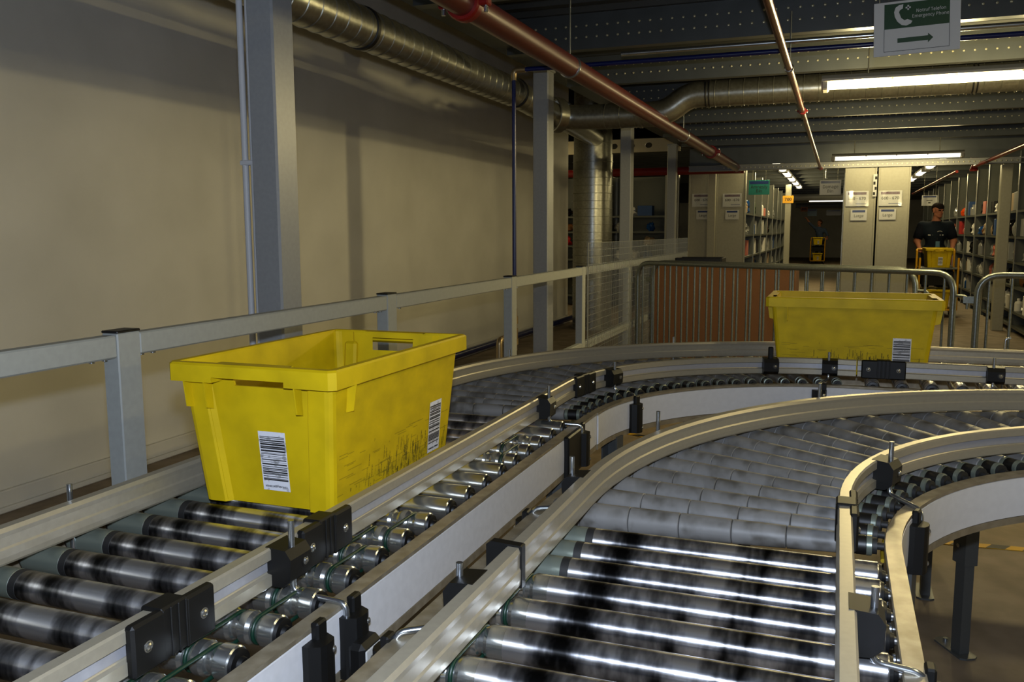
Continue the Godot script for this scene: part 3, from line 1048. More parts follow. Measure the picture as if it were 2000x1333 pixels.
	for i in zs.size():
		add_roller(s3, place(-0.537, AXLE, zs[i]), "plain" if i < 3 else "grooved", "roller_steel")
		if i > 3:
			var gx: float = -0.537 + grooves[(i + 1) % 2]
			belt(s3, Vector3(gx, AXLE, zs[i]), Vector3(gx, AXLE, zs[i - 1]))
	guide(s3, straight(-0.445, 0.2, -1.226), true)
	guide(s3, straight(-0.445, -1.238, C2.z), true)
	var gk := MB.new()
	gk.sweep(PackedVector2Array([Vector2(0.002, 0.795), Vector2(0.002, 0.862), Vector2(-0.001, 0.8635), Vector2(-0.05, 0.866), Vector2(-0.058, 0.86), Vector2(-0.058, 0.80), Vector2(-0.05, 0.795)]), straight(-0.4445, -1.224, -1.240))
	part("rail_joint", gk, s3, Transform3D(), M.clamp_black)
	guide(s3, straight(0.017, 0.2, -1.638), false)
	joint_at(s3, turned(0, Vector3(0.041, 0.829, -1.64)))
	clamp_at(s3, Transform3D(Basis(Vector3.UP, PI), Vector3(-0.469, 0.829, -1.095)), [Vector3(0.022, 0.05, 0), Vector3(0.022, -0.042, 0.0), Vector3(0.10, -0.046, -0.05), Vector3(0.104, -0.10, -0.05)])
	clamp_at(s3, Transform3D(Basis(Vector3.UP, PI), Vector3(-0.469, 0.829, -1.66)), [Vector3(0.022, 0.066, 0), Vector3(0.022, -0.042, 0.0), Vector3(0.10, -0.046, -0.02), Vector3(0.104, -0.10, -0.02)])
	clamp_at(s3, turned(0, Vector3(0.041, 0.829, -1.19)), [Vector3(0.022, 0.058, 0.004), Vector3(0.022, -0.046, 0.004), Vector3(0.085, -0.052, 0.004), Vector3(0.092, -0.09, 0.004)])
	bracket_at(s3, turned(0, Vector3(0.131, 0.72, -1.19)))
	bracket_at(s3, Transform3D(Basis(Vector3.UP, PI), Vector3(-0.574, 0.72, -1.05)))
	bracket_at(s3, Transform3D(Basis(Vector3.UP, PI), Vector3(-0.574, 0.72, -1.64)))
	for e in [[-0.55, -0.6], [0.11, -0.6]]:
		leg(s3, Vector3(e[0], 0, e[1]), 0.0)
	var ch := MB.new()
	for i in 26:
		ch.lathe([Vector2(0, 0.0), Vector2(0, 0.009), Vector2(0.004, 0.009), Vector2(0.004, 0)], 8, Vector3(0.095, 0.742, -0.30 - 0.052 * i), Vector3.RIGHT)
	part("axle_nuts", ch, s3, Transform3D(), M.zinc_bright).set_meta("kind", "stuff")
	# ---- its bend
	var b2 := thing("curved_conveyor", "curved conveyor of light grey tapered rollers next to the shiny steel rollers", "conveyor")
	side_frame(b2, lane(C2, 0.83, C2.z, 3.0), false)
	side_frame(b2, lane(C2, 1.533, C2.z, 3.0), true)
	var near_pieces := bend_roller("near", 0.868, 1.508, M.sleeve_grey, M.seam_dark)
	deg = 1.4
	while deg < 89.0:
		place_bend_roller(b2, near_pieces, C2, deg)
		deg += 4.35
	x = C2.x + 0.05
	while x < 2.95:
		add_roller(b2, Transform3D(Basis(Vector3.BACK, Vector3.UP, Vector3.LEFT), Vector3(x, AXLE, C2.z - 1.497)), "grooved", "roller_steel")
		x += 0.1
	guide(b2, lane(C2, 1.405, C2.z, 2.9), true)
	guide(b2, lane(C2, 0.943, -1.642, 2.9, 0.0, 90.0), false)
	q = func(r: float, d: float, y: float) -> Transform3D:
		var a := deg_to_rad(d)
		return turned(a, Vector3(C2.x - r * cos(a), y, C2.z - r * sin(a)))
	clamp_at(b2, q.call(0.920, 21.5, 0.829), [Vector3(0.022, 0.072, 0.004), Vector3(0.022, -0.044, 0.004), Vector3(0.10, -0.052, 0.045), Vector3(0.104, -0.10, 0.05)])
	bracket_at(b2, q.call(0.828, 16.0, 0.72))
	for d in [20.0, 47.0]:
		var a := deg_to_rad(d)
		var m := MB.new()
		m.cyl(Vector3(C2.x - 1.46 * cos(a), 0.66, C2.z - 1.46 * sin(a)), Vector3(C2.x - 1.46 * cos(a), 0.895, C2.z - 1.46 * sin(a)), 0.0052, 10)
		part("threaded_rod", m, b2, Transform3D(), M.zinc_bright)
	var yb := MB.new()
	var yf := lane(C2, 0.862, C2.z, C2.x, 0.0, 60.0, 0.752)
	var ln := []
	for f in yf:
		ln.append(f.origin)
	yb.pipe(ln, 0.004, 8)
	part("drive_belt", yb, b2, Transform3D(), M.belt_yellow)
	for d in [16.0, 62.0]:
		var a := deg_to_rad(d)
		leg(b2, Vector3(C2.x - 0.85 * cos(a), 0, C2.z - 0.85 * sin(a)), -a)
	leg(b2, Vector3(0.415, 0, -2.985), PI * 0.5 + 0.5)
	leg(b2, Vector3(C2.x - 1.505 * cos(0.3), 0, C2.z - 1.505 * sin(0.3)), -0.3)
	var cr := MB.new()
	var u := Basis(Vector3(0.9, -0.43, 0).normalized(), Vector3(0.43, 0.9, 0).normalized(), Vector3.BACK)
	cr.T = Transform3D(u, Vector3(0.86, 0.36, -2.96))
	cr.box(Vector3.ZERO, Vector3(1.05, 0.045, 0.006))
	cr.box(Vector3(0, 0.02, 0.02), Vector3(1.05, 0.006, 0.045))
	part("diagonal_brace", cr, b2, Transform3D(), M.leg_steel)
	var cb := MB.new()
	cb.box(Vector3(1.1, 0.615, -2.97), Vector3(1.5, 0.07, 0.03))
	part("cross_member", cb, b2, Transform3D(), M.leg_steel)
	# a scanner eye between the two conveyors
	var ey := thing("light_sensor", "small black sensor with a pale window between the two conveyors", "sensor", Vector3(-0.665, 0.655, -1.12))
	var em := MB.new()
	em.bbox(Vector3(0, 0.035, 0), Vector3(0.03, 0.07, 0.06), 0.008)
	part("body", em, ey, Transform3D(), M.clamp_black)
	var ef := MB.new()
	ef.bbox(Vector3(0.015, 0.037, 0.0), Vector3(0.004, 0.045, 0.045), 0.001)
	part("window", ef, ey, Transform3D(), M.sign_white)
	var es := MB.new()
	es.box(Vector3(0.0, -0.325, 0), Vector3(0.02, 0.66, 0.02))
	part("stem", es, ey, Transform3D(), M.leg_steel)


# ---------------------------------------------------------------- totes

func tote_outline(wx: float, wz: float, notch := 0.014) -> Array:
	# plan outline, the two short sides (z) set back between corner columns; [x, z] and whether the edge that follows is a set-back panel
	var out := []
	for s in [1.0, -1.0]:
		var c := 0.052
		for k in 4:
			var a := PI / 2.0 * k / 3.0
			out.append([Vector2(-s * (wx - 0.016 + 0.016 * cos(a)), s * (wz - 0.016 + 0.016 * sin(a))), false])
		out.append([Vector2(-s * (wx - c), s * wz), false])
		out.append([Vector2(-s * (wx - c - 0.010), s * (wz - notch)), true])
		out.append([Vector2(s * (wx - c - 0.010), s * (wz - notch)), false])
		out.append([Vector2(s * (wx - c), s * wz), false])
		for k in 4:
			var a := PI / 2.0 - PI / 2.0 * k / 3.0
			out.append([Vector2(s * (wx - 0.016 + 0.016 * cos(a)), s * (wz - 0.016 + 0.016 * sin(a))), k == 3 and false])
	return out


var tote: Node3D

func barcode_image(sd: int, w := 96, h := 192) -> ImageTexture:
	var im := Image.create(w, h, false, Image.FORMAT_RGB8)
	im.fill(Color(0.88, 0.88, 0.90))
	var r := RandomNumberGenerator.new()
	r.seed = sd
	var y := 16
	while y < h - 34:
		var t := r.randi_range(1, 5)
		im.fill_rect(Rect2i(4, y, w - 8, t), Color(0.06, 0.06, 0.07))
		y += t + r.randi_range(1, 5)
	# rubbed patches
	var f := FastNoiseLite.new()
	f.seed = sd
	f.frequency = 0.03
	for yy in h:
		for x in w:
			var d := f.get_noise_2d(x, yy)
			if d > 0.18:
				im.set_pixel(x, yy, im.get_pixel(x, yy).lerp(Color(0.45, 0.45, 0.45), minf((d - 0.18) * 2.0, 0.6)))
	return ImageTexture.create_from_image(im)


func text(words: String, size: float, parent: Node3D, at: Transform3D, m: Material, bold := false, serif := false) -> MeshInstance3D:
	var t := TextMesh.new()
	var f := SystemFont.new()
	f.font_names = PackedStringArray(["Droid Serif" if serif else "Droid Sans"])
	f.font_weight = 700 if bold else 400
	t.font = f
	t.text = words
	t.font_size = 32
	t.pixel_size = size / 24.0
	t.depth = 0.0006 if size < 0.1 else 0.002
	t.material = m
	var o := MeshInstance3D.new()
	o.mesh = t
	o.name = "lettering"
	o.transform = at
	parent.add_child(o, true)
	return o


func make_tote() -> Node3D:
	var t := thing("tote", "yellow plastic tote on the roller conveyor beside the handrail", "tote", Vector3(-1.07, ROLL, -1.702), 0.0, "yellow totes")
	var bot := tote_outline(0.155, 0.268)
	var top := tote_outline(0.180, 0.299)
	var ibot := tote_outline(0.151, 0.264)
	var itop := tote_outline(0.176, 0.295)
	var n := bot.size()
	var h := 0.297
	var body := MB.new()
	var longs := MB.new()
	var mid := Vector3(0, 0.15, 0)
	var v3 := func(p: Vector2, y: float) -> Vector3: return Vector3(p.x, y, p.y)
	for i in n:
		var j := (i + 1) % n
		var a: Vector3 = v3.call(bot[i][0], 0.004)
		var b: Vector3 = v3.call(bot[j][0], 0.004)
		var c: Vector3 = v3.call(top[j][0], h)
		var d: Vector3 = v3.call(top[i][0], h)
		var ia: Vector3 = v3.call(ibot[i][0], 0.008)
		var ib: Vector3 = v3.call(ibot[j][0], 0.008)
		var ic: Vector3 = v3.call(itop[j][0], h)
		var id: Vector3 = v3.call(itop[i][0], h)
		var on := (b - a).cross(d - a).normalized()
		if on.dot((a + c) / 2 - mid) < 0:
			on = -on
		if bot[i][1]:
			# the panel with the hand hole
			var us := [0.0, 0.5 - 0.26, 0.5 + 0.26, 1.0]
			var vs := [0.0, 0.852, 0.962, 1.0]
			var po := func(u: float, w: float) -> Vector3: return a.lerp(b, u).lerp(d.lerp(c, u), w)
			var pi := func(u: float, w: float) -> Vector3: return ia.lerp(ib, u).lerp(id.lerp(ic, u), w)
			for p in 3:
				for q in 3:
					if p == 1 and q == 1:
						continue
					body.quad(po.call(us[p], vs[q]), po.call(us[p + 1], vs[q]), po.call(us[p + 1], vs[q + 1]), po.call(us[p], vs[q + 1]), on)
					body.quad(pi.call(us[p], vs[q]), pi.call(us[p + 1], vs[q]), pi.call(us[p + 1], vs[q + 1]), pi.call(us[p], vs[q + 1]), -on)
			var loop := [[1, 1], [2, 1], [2, 2], [1, 2]]
			var cen: Vector3 = po.call(0.5, 0.895)
			for k in 4:
				var e0: Array = loop[k]
				var e1: Array = loop[(k + 1) % 4]
				var o0: Vector3 = po.call(us[e0[0]], vs[e0[1]])
				var o1: Vector3 = po.call(us[e1[0]], vs[e1[1]])
				var nn := (cen - (o0 + o1) / 2).normalized()
				body.quad(o0, o1, pi.call(us[e1[0]], vs[e1[1]]), pi.call(us[e0[0]], vs[e0[1]]), nn)
		else:
			if absf(a.x - b.x) < 0.001 and absf(a.z - b.z) > 0.3:
				# long side; u along the side, v down
				var f := 1.0 if a.x > 0 else -1.0
				longs.tri(a, b, c, on, on, on, Vector2(0.5 - f * a.z * 1.7, 0.95), Vector2(0.5 - f * b.z * 1.7, 0.95), Vector2(0.5 - f * c.z * 1.7, 0.05))
				longs.tri(a, c, d, on, on, on, Vector2(0.5 - f * a.z * 1.7, 0.95), Vector2(0.5 - f * c.z * 1.7, 0.05), Vector2(0.5 - f * d.z * 1.7, 0.05))
			else:
				body.quad(a, b, c, d, on)
			body.quad(ia, ib, ic, id, -on)
		body.tri(a, b, Vector3(0, 0.004, 0), Vector3.DOWN, Vector3.DOWN, Vector3.DOWN)
		body.tri(ia, ib, Vector3(0, 0.008, 0), Vector3.UP, Vector3.UP, Vector3.UP)
	var mesh := body.done(M.tote_yellow)
	# long sides carry black rub marks near the bottom, where the guide rails touch
	var im := Image.create(512, 256, false, Image.FORMAT_RGB8)
	var fn := FastNoiseLite.new()
	fn.seed = 44
	fn.frequency = 0.02
	for y in 256:
		for x in 512:
			var g := 0.95 + 0.08 * fn.get_noise_2d(x * 0.6, y)
			im.set_pixel(x, y, Color(0.815 * g, 0.695 * g, 0.035 * g))
	var r := RandomNumberGenerator.new()
	r.seed = 12
	for k in 230:
		var x := int(clampf(r.randfn(290, 80), 30, 480))
		var y := int(clampf(r.randfn(206, 20), 120, 236))
		var l := r.randi_range(4, 26)
		var dark := r.randf_range(0.12, 0.6)
		for yy in range(y, mini(y + l, 250)):
			for xx in range(x, x + r.randi_range(1, 3)):
				im.set_pixel(xx, yy, im.get_pixel(xx, yy).lerp(Color(0.10, 0.10, 0.06), dark))
	for k in 60:
		var x := r.randi_range(30, 440)
		var y := r.randi_range(150, 240)
		for xx in r.randi_range(8, 50):
			im.set_pixel(x + xx, y, im.get_pixel(x + xx, y).lerp(Color(0.22, 0.21, 0.10), 0.4))
	var sm := StandardMaterial3D.new()
	sm.resource_name = "tote_side"
	sm.albedo_texture = ImageTexture.create_from_image(im)
	sm.roughness = 0.55
	sm.metallic_specular = 0.35
	longs.add_to(mesh, sm)
	part("body", mesh, t)
	# rim: an outer band, lower beside the hand holes than over them
	var rim := MB.new()
	var rx := 0.196
	var rz := 0.318
	var pts := []
	for s in [1.0, -1.0]:
		pts.append([Vector2(-s * rx, s * (rz - 0.012)), 0.263])
		pts.append([Vector2(-s * (rx - 0.012), s * rz), 0.263])
		pts.append([Vector2(-s * 0.088, s * rz), 0.263])
		pts.append([Vector2(-s * 0.085, s * rz), 0.274])
		pts.append([Vector2(s * 0.085, s * rz), 0.263])
		pts.append([Vector2(s * (rx - 0.012), s * rz), 0.263])
		pts.append([Vector2(s * rx, s * (rz - 0.012)), 0.263])
	var k2 := pts.size()
	for i in k2:
		var p: Vector2 = pts[i][0]
		var q: Vector2 = pts[(i + 1) % k2][0]
		var y0: float = pts[i][1]
		var ip := Vector2(clampf(p.x, -0.178, 0.178), clampf(p.y, -0.297, 0.297))
		var iq := Vector2(clampf(q.x, -0.178, 0.178), clampf(q.y, -0.297, 0.297))
		if y0 > 0.27:
			ip.y = signf(p.y) * 0.283
			iq.y = signf(q.y) * 0.283
		var c := Vector3(0, 0.28, 0)
		rim.flat(v3.call(p, y0), v3.call(q, y0), v3.call(q, 0.297), v3.call(p, 0.297), c)
		var pb := p * 0.985
		var qb := q * 0.985
		rim.flat(v3.call(p, 0.297), v3.call(q, 0.297), v3.call(qb, 0.301), v3.call(pb, 0.301), c)
		rim.quad(v3.call(pb, 0.301), v3.call(qb, 0.301), v3.call(iq, 0.301), v3.call(ip, 0.301), Vector3.UP)
		rim.flat(v3.call(ip, 0.301), v3.call(iq, 0.301), v3.call(iq, 0.29), v3.call(ip, 0.29), v3.call(ip * 1.2, 0.295))
		rim.quad(v3.call(p, y0), v3.call(q, y0), v3.call(iq, y0), v3.call(ip, y0), Vector3.DOWN)
		if y0 > 0.27:
			for e in [[p, ip], [q, iq]]:
				rim.quad(v3.call(e[0], 0.263), v3.call(e[0], 0.274), v3.call(e[1], 0.274), v3.call(e[1], 0.263), Vector3(signf(-e[0].x), 0, 0))
	part("rim", rim, t, Transform3D(), M.tote_yellow)
	var rb := MB.new()
	rb.prism(PackedVector2Array([Vector2(0.0, 0.264), Vector2(0.024, 0.264), Vector2(0.016, 0.21), Vector2(-0.004, 0.205)]), 0.003, Transform3D(Basis(Vector3.BACK, Vector3.UP, Vector3.LEFT), Vector3(0.0015, 0, 0.292)))
	var rib := rb.done(M.tote_yellow)
	for s in [0.0, PI]:
		for x in [-0.155, -0.106, 0.106]:
			part("rib", rib, t, Transform3D(Basis(Vector3.UP, s), Vector3.ZERO) * place(x, 0, 0))
		part("rib", rib, t, Transform3D(Basis(Vector3.UP, s + PI / 2), Vector3.ZERO) * place(-0.235, 0, -0.119))
	# pockets inside the far end, beside the hand hole
	var pk := MB.new()
	pk.bbox(Vector3.ZERO, Vector3(0.035, 0.262, 0.02), 0.006)
	var column := pk.done(M.tote_yellow)
	for s in [-1.0, 1.0]:
		for x in [-0.115, 0.115]:
			part("inner_column", column, t, Transform3D(Basis(Vector3.UP, 0.0 if s > 0 else PI), Vector3.ZERO) * Transform3D(Basis(Vector3.RIGHT, atan2(0.031, 0.293)), Vector3(x, 0.145, 0.2550)))
	# stickers
	var lb := MB.new()
	lb.quad(Vector3(-0.032, -0.063, 0), Vector3(0.032, -0.063, 0), Vector3(0.032, 0.063, 0), Vector3(-0.032, 0.063, 0), Vector3.BACK)
	var bm := StandardMaterial3D.new()
	bm.resource_name = "barcode_sticker"
	bm.albedo_texture = barcode_image(5)
	bm.roughness = 0.4
	var sticker := lb.done(bm)
	var lean := atan2(0.031, 0.293)
	var l1 := part("barcode_sticker", sticker, t, Transform3D(Basis(Vector3.UP, 0.0) * Basis(Vector3.RIGHT, lean), Vector3(0.020, 0.100, 0.2665)))
	text("bS04022953 - 09/16/12", 0.0038, l1, place(0, -0.054, 0.0006), M.ink_black)
	var bm2 := StandardMaterial3D.new()
	bm2.resource_name = "barcode_sticker"
	bm2.albedo_texture = barcode_image(9)
	bm2.roughness = 0.4
	var l2 := part("barcode_sticker", lb.done(bm2), t, Transform3D(Basis(Vector3.UP, PI / 2) * Basis(Vector3.RIGHT, atan2(0.025, 0.293)), Vector3(0.1635, 0.090, -0.18)))
	text("bS04022953 - 09/16/12", 0.0038, l2, place(0, -0.054, 0.0006), M.ink_black)
	return t


func build_totes() -> void:
	tote = make_tote()
	copy(tote, "tote", place(0.058, ROLL, -3.735, -PI / 2), "yellow plastic tote on the conveyor in front of the crowd barriers")


# ---------------------------------------------------------------- beside the wall

func duct(parent: Node3D, called: String, a: Vector3, b: Vector3, r: float, pitch: float, m: Material, ridge := 0.0035) -> void:
	var l := a.distance_to(b)
	var prof := [Vector2(0, r * 0.97), Vector2(0, r)]
	var x := pitch * 0.5
	while x < l - 0.02:
		prof.append_array([Vector2(x - 0.004, r), Vector2(x - 0.001, r + ridge), Vector2(x + 0.002, r + ridge), Vector2(x + 0.004, r)])
		x += pitch
	prof.append_array([Vector2(l, r), Vector2(l, r * 0.97)])
	var o := MB.new()
	o.lathe(prof, 40, a, b - a)
	part(called, o, parent, Transform3D(), m)


func collar(parent: Node3D, a: Vector3, d: Vector3, r: float, w: float, m: Material, called := "collar") -> void:
	var o := MB.new()
	o.lathe([Vector2(-w / 2, r - 0.006), Vector2(-w / 2, r), Vector2(-w / 2 + 0.004, r + 0.006), Vector2(w / 2 - 0.004, r + 0.006), Vector2(w / 2, r), Vector2(w / 2, r - 0.006)], 36, a, d)
	part(called, o, parent, Transform3D(), m)


func coupling(parent: Node3D, a: Vector3, d: Vector3, r: float, m: Material) -> void:
	# a grooved pipe coupling: two half shells with bolted ears
	var o := MB.new()
	var w := d.normalized()
	o.lathe([Vector2(-0.03, r), Vector2(-0.03, r * 1.22), Vector2(-0.018, r * 1.32), Vector2(0.018, r * 1.32), Vector2(0.03, r * 1.22), Vector2(0.03, r)], 20, a, w)
	var c := part("coupling", o, parent, Transform3D(), m)
	var side := w.cross(Vector3.UP).normalized()
	if side.length() < 0.5:
		side = Vector3.RIGHT
	for s in [-1.0, 1.0]:
		var e := MB.new()
		var g := MB.new()
		e.T = Transform3D(Basis(side, w.cross(side), w), a + side * s * r * 1.5)
		e.bbox(Vector3.ZERO, Vector3(r * 0.8, r * 0.7, 0.045), 0.006)
		g.cyl(a + side * s * r * 1.6 + Vector3.UP * r * 0.6, a + side * s * r * 1.6 - Vector3.UP * r * 0.75, r * 0.16, 8)
		part("ear", e, c, Transform3D(), m)
		part("bolt", g, c, Transform3D(), M.zinc_bright)


func build_wall_side() -> void:
	# columns
	var spots := [[-2.10, -2.95, 0.12, "grey steel column with two white conduits, behind the near yellow tote"], [-2.10, -6.30, 0.12, "grey steel column right of the thin blue pipe"], [-2.17, -9.35, 0.13, "grey steel column right of the thick upright duct"], [-2.22, -12.35, 0.12, "grey steel column standing before the dim shelves at the far wall end"]]
	for s in spots:
		var t := thing("support_column", s[3], "column", Vector3(s[0], 0, s[1]), 0.0, "columns along the edge of the mezzanine")
		var m := MB.new()
		m.sweep(PackedVector2Array([Vector2(-0.06, -0.07), Vector2(0.052, -0.07), Vector2(0.06, -0.062), Vector2(0.06, 0.062), Vector2(0.052, 0.07), Vector2(-0.052, 0.07), Vector2(-0.06, 0.062)]), [Transform3D(Basis(Vector3.RIGHT, Vector3.BACK, Vector3.DOWN), Vector3(0, 2.54, 0)), Transform3D(Basis(Vector3.RIGHT, Vector3.BACK, Vector3.DOWN), Vector3(0, 0.012, 0))])
		part("shaft", m, t, Transform3D(), M.column_grey)
		var p := MB.new()
		p.bbox(Vector3(0, 0.007, 0), Vector3(0.22, 0.014, 0.24), 0.003)
		part("base_plate", p, t, Transform3D(), M.column_grey)
		var c := MB.new()
		c.bbox(Vector3(0, 2.27 if s[1] > -4 else 2.525, 0), Vector3(0.14, 0.02, 0.16), 0.004)
		part("head_plate", c, t, Transform3D(), M.column_grey)
	var co := thing("conduit_pair", "two white conduits clipped to the column behind the near tote", "conduit", Vector3(-2.185, 0, -2.90))
	for x in [-0.017, 0.022]:
		var m := MB.new()
		m.cyl(Vector3(x, 0.0, 0), Vector3(x, 2.54, 0), 0.0125, 14)
		part("conduit", m, co, Transform3D(), M.conduit_white)
	for y in [0.5, 1.62]:
		var m := MB.new()
		m.bbox(Vector3(0.003, y, 0), Vector3(0.075, 0.02, 0.03), 0.004)
		part("clip", m, co, Transform3D(), M.conduit_white)
	# handrail
	var hr := thing("handrail", "grey steel handrail with black capped posts between conveyor and wall", "railing")
	var posts := [-0.30, -1.68, -3.05, -4.44, -5.83, -7.25, -8.7, -10.2]
	for i in posts.size():
		var m := MB.new()
		m.bbox(Vector3(-1.67, 0.552, posts[i]), Vector3(0.05, 1.104, 0.075), 0.003)
		var p := part("post", m, hr, Transform3D(), M.rail_paint)
		var c := MB.new()
		c.bbox(Vector3(-1.67, 1.107, posts[i]), Vector3(0.052, 0.006, 0.077), 0.002)
		part("end_cap", c, p, Transform3D(), M.cap_black)
		var f := MB.new()
		f.bbox(Vector3(-1.67, 0.005, posts[i]), Vector3(0.14, 0.01, 0.14), 0.002)
		part("foot_plate", f, p, Transform3D(), M.rail_paint)
		if i > 0:
			for y in [1.072, 0.545]:
				var r := MB.new()
				r.bbox(Vector3(-1.667, y, (posts[i] + posts[i - 1]) / 2), Vector3(0.04, 0.056, posts[i - 1] - posts[i] - 0.075), 0.004)
				var rr := part("rail", r, hr, Transform3D(), M.rail_paint)
				if y > 1.0:
					var b := MB.new()
					for s in [posts[i] + 0.06, posts[i] + 0.10, posts[i - 1] - 0.06, posts[i - 1] - 0.10]:
						b.cyl(Vector3(-1.667, y - 0.026, s), Vector3(-1.667, y - 0.034, s), 0.007, 6)
					part("bolt", b, rr, Transform3D(), M.zinc_bright)
	# wire mesh on the far stretch of the handrail
	var wm := MB.new()
	var z := -5.90
	while z > -10.2:
		wm.box(Vector3(-1.640, 0.75, z), Vector3(0.003, 1.03, 0.003))
		z -= 0.035
	for k in 21:
		wm.box(Vector3(-1.6415, 0.245 + 0.051 * k, -8.05), Vector3(0.003, 0.003, 4.32))
	var mesh_panel := thing("wire_mesh_panel", "fine wire mesh fixed to the far stretch of the handrail", "mesh panel")
	part("wire_mesh", wm, mesh_panel, Transform3D(), M.upright_zinc).set_meta("kind", "stuff")
	var wf := MB.new()
	wf.box(Vector3(-1.636, 0.75, -5.895), Vector3(0.006, 1.04, 0.012))
	part("edge_bar", wf, mesh_panel, Transform3D(), M.upright_zinc)
	# spiral duct along the wall, its branch across the ceiling and the thick riser
	var d := thing("spiral_duct", "galvanised spiral duct along the wall that bends across under the ceiling", "duct")
	var cx := -2.37
	for e in [[3.2, -0.9], [-0.9, -4.12], [-4.12, -6.4]]:
		duct(d, "duct_section", Vector3(cx, 2.40, e[0]), Vector3(cx, 2.40, e[1]), 0.105, 0.115, M.duct_zinc)
	for jz in [-0.9, -4.12]:
		collar(d, Vector3(cx, 2.40, jz), Vector3.FORWARD, 0.106, 0.035, M.rubber_black, "rubber_joint")
	collar(d, Vector3(cx, 2.40, -6.42), Vector3.FORWARD, 0.106, 0.03, M.rubber_black, "rubber_joint")
	duct(d, "duct_section", Vector3(cx, 2.40, -6.4), Vector3(cx, 2.37, -7.0), 0.103, 0.3, M.duct_zinc)
	var el := MB.new()
	el.pipe([Vector3(cx, 2.37, -7.0), Vector3(cx, 2.34, -7.5), Vector3(cx + 0.40, 2.33, -7.5)], 0.105, 28, 0.34)
	part("elbow", el, d, Transform3D(), M.duct_zinc)
	collar(d, Vector3(cx + 0.02, 2.345, -7.36), Vector3(0.6, -0.02, -1.0), 0.145, 0.10, M.duct_zinc)
	duct(d, "duct_section", Vector3(cx + 0.38, 2.33, -7.5), Vector3(-1.62, 2.33, -7.5), 0.106, 0.13, M.duct_zinc)
	var e2 := MB.new()
	e2.pipe([Vector3(-1.63, 2.33, -7.5), Vector3(-1.42, 2.33, -7.5), Vector3(-1.22, 2.47, -7.5), Vector3(-1.05, 2.47, -7.5)], 0.105, 28, 0.14)
	part("elbow", e2, d, Transform3D(), M.duct_zinc)
	collar(d, Vector3(-1.62, 2.33, -7.5), Vector3.RIGHT, 0.107, 0.03, M.duct_zinc)
	for s in [[-1.06, 0.9], [0.9, 3.0], [3.0, 6.9]]:
		duct(d, "duct_section", Vector3(s[0], 2.47, -7.5), Vector3(s[1], 2.47, -7.5), 0.105, 0.115, M.duct_zinc)
	for x in [-1.06, 0.9, 3.0]:
		for o in [-0.014, 0.014]:
			collar(d, Vector3(x + o, 2.47, -7.5), Vector3.RIGHT, 0.106, 0.012, M.rubber_black, "rubber_joint")
	var rs := thing("duct_riser", "thick galvanised spiral duct standing upright at the end of the wall", "duct")
	duct(rs, "duct_section", Vector3(-3.2, 0.02, -11.75), Vector3(-3.2, 2.38, -11.75), 0.27, 0.105, M.duct_zinc, 0.010)
	duct(rs, "duct_section", Vector3(-3.2, 2.38, -11.75), Vector3(-3.2, 4.9, -11.75), 0.262, 0.3, M.duct_zinc)
	var br := MB.new()
	br.pipe([Vector3(cx, 2.38, -7.55), Vector3(-3.15, 2.60, -11.7)], 0.12, 24)
	part("branch", br, rs, Transform3D(), M.duct_zinc)
	collar(rs, Vector3(-2.40, 2.388, -7.72), Vector3(-0.78, 0.22, -4.15), 0.125, 0.05, M.rubber_black, "rubber_joint")
	var fl := MB.new()
	fl.lathe([Vector2(0, 0), Vector2(0, 0.31), Vector2(0.03, 0.31), Vector2(0.03, 0.27)], 32, Vector3(-3.2, 0, -11.75), Vector3.UP)
	part("floor_ring", fl, rs, Transform3D(), M.duct_zinc)
	# sprinkler pipes
	var rp := thing("sprinkler_main", "thick red sprinkler main running along the edge of the mezzanine", "pipe")
	var m := MB.new()
	m.cyl(Vector3(-1.43, 2.25, 0.5), Vector3(-1.43, 2.25, -13.35), 0.057, 24)
	part("pipe", m, rp, Transform3D(), M.pipe_main_red)
	for cz in [-3.3, -10.4, -13.2]:
		coupling(rp, Vector3(-1.43, 2.25, cz), Vector3.FORWARD, 0.057, M.fitting_red)
	for cz in [-4.75, -8.5]:
		collar(rp, Vector3(-1.43, 2.25, cz), Vector3.FORWARD, 0.058, 0.02, M.zinc_bright, "pipe_clip")
		var h := MB.new()
		h.cyl(Vector3(-1.43, 2.31, cz), Vector3(-1.43, 2.75, cz), 0.005, 8)
		part("hanger", h, rp, Transform3D(), M.zinc_bright)
	var cr := MB.new()
	cr.cyl(Vector3(-7.0, 2.25, -13.5), Vector3(-1.36, 2.25, -13.5), 0.06, 20)
	part("cross_pipe", cr, rp, Transform3D(), M.fitting_red)
	var up := MB.new()
	up.pipe([Vector3(-1.43, 2.25, -3.2), Vector3(-1.43, 2.42, -3.2), Vector3(1.5, 2.44, -3.2)], 0.03, 14, 0.08)
	part("branch_pipe", up, rp, Transform3D(), M.fitting_red)
	var sp := thing("sprinkler_branch", "thin coppery sprinkler pipe running along the ceiling beside the emergency sign", "pipe")
	m = MB.new()
	m.cyl(Vector3(-0.285, 2.2, -0.5), Vector3(-0.285, 2.2, -13.2), 0.0185, 16)
	part("pipe", m, sp, Transform3D(), M.pipe_copper)
	coupling(sp, Vector3(-0.285, 2.2, -6.75), Vector3.FORWARD, 0.02, M.fitting_red)
	coupling(sp, Vector3(-0.285, 2.2, -13.0), Vector3.FORWARD, 0.02, M.fitting_red)
	collar(sp, Vector3(-0.285, 2.2, -4.95), Vector3.FORWARD, 0.019, 0.012, M.zinc_bright, "pipe_clip")
	var hd := MB.new()
	hd.cyl(Vector3(-0.285, 2.2, -5.0), Vector3(-0.285, 2.50, -5.0), 0.004, 8)
	hd.cyl(Vector3(-0.22, 2.2, -13.25), Vector3(-0.22, 2.08, -13.25), 0.012, 10)
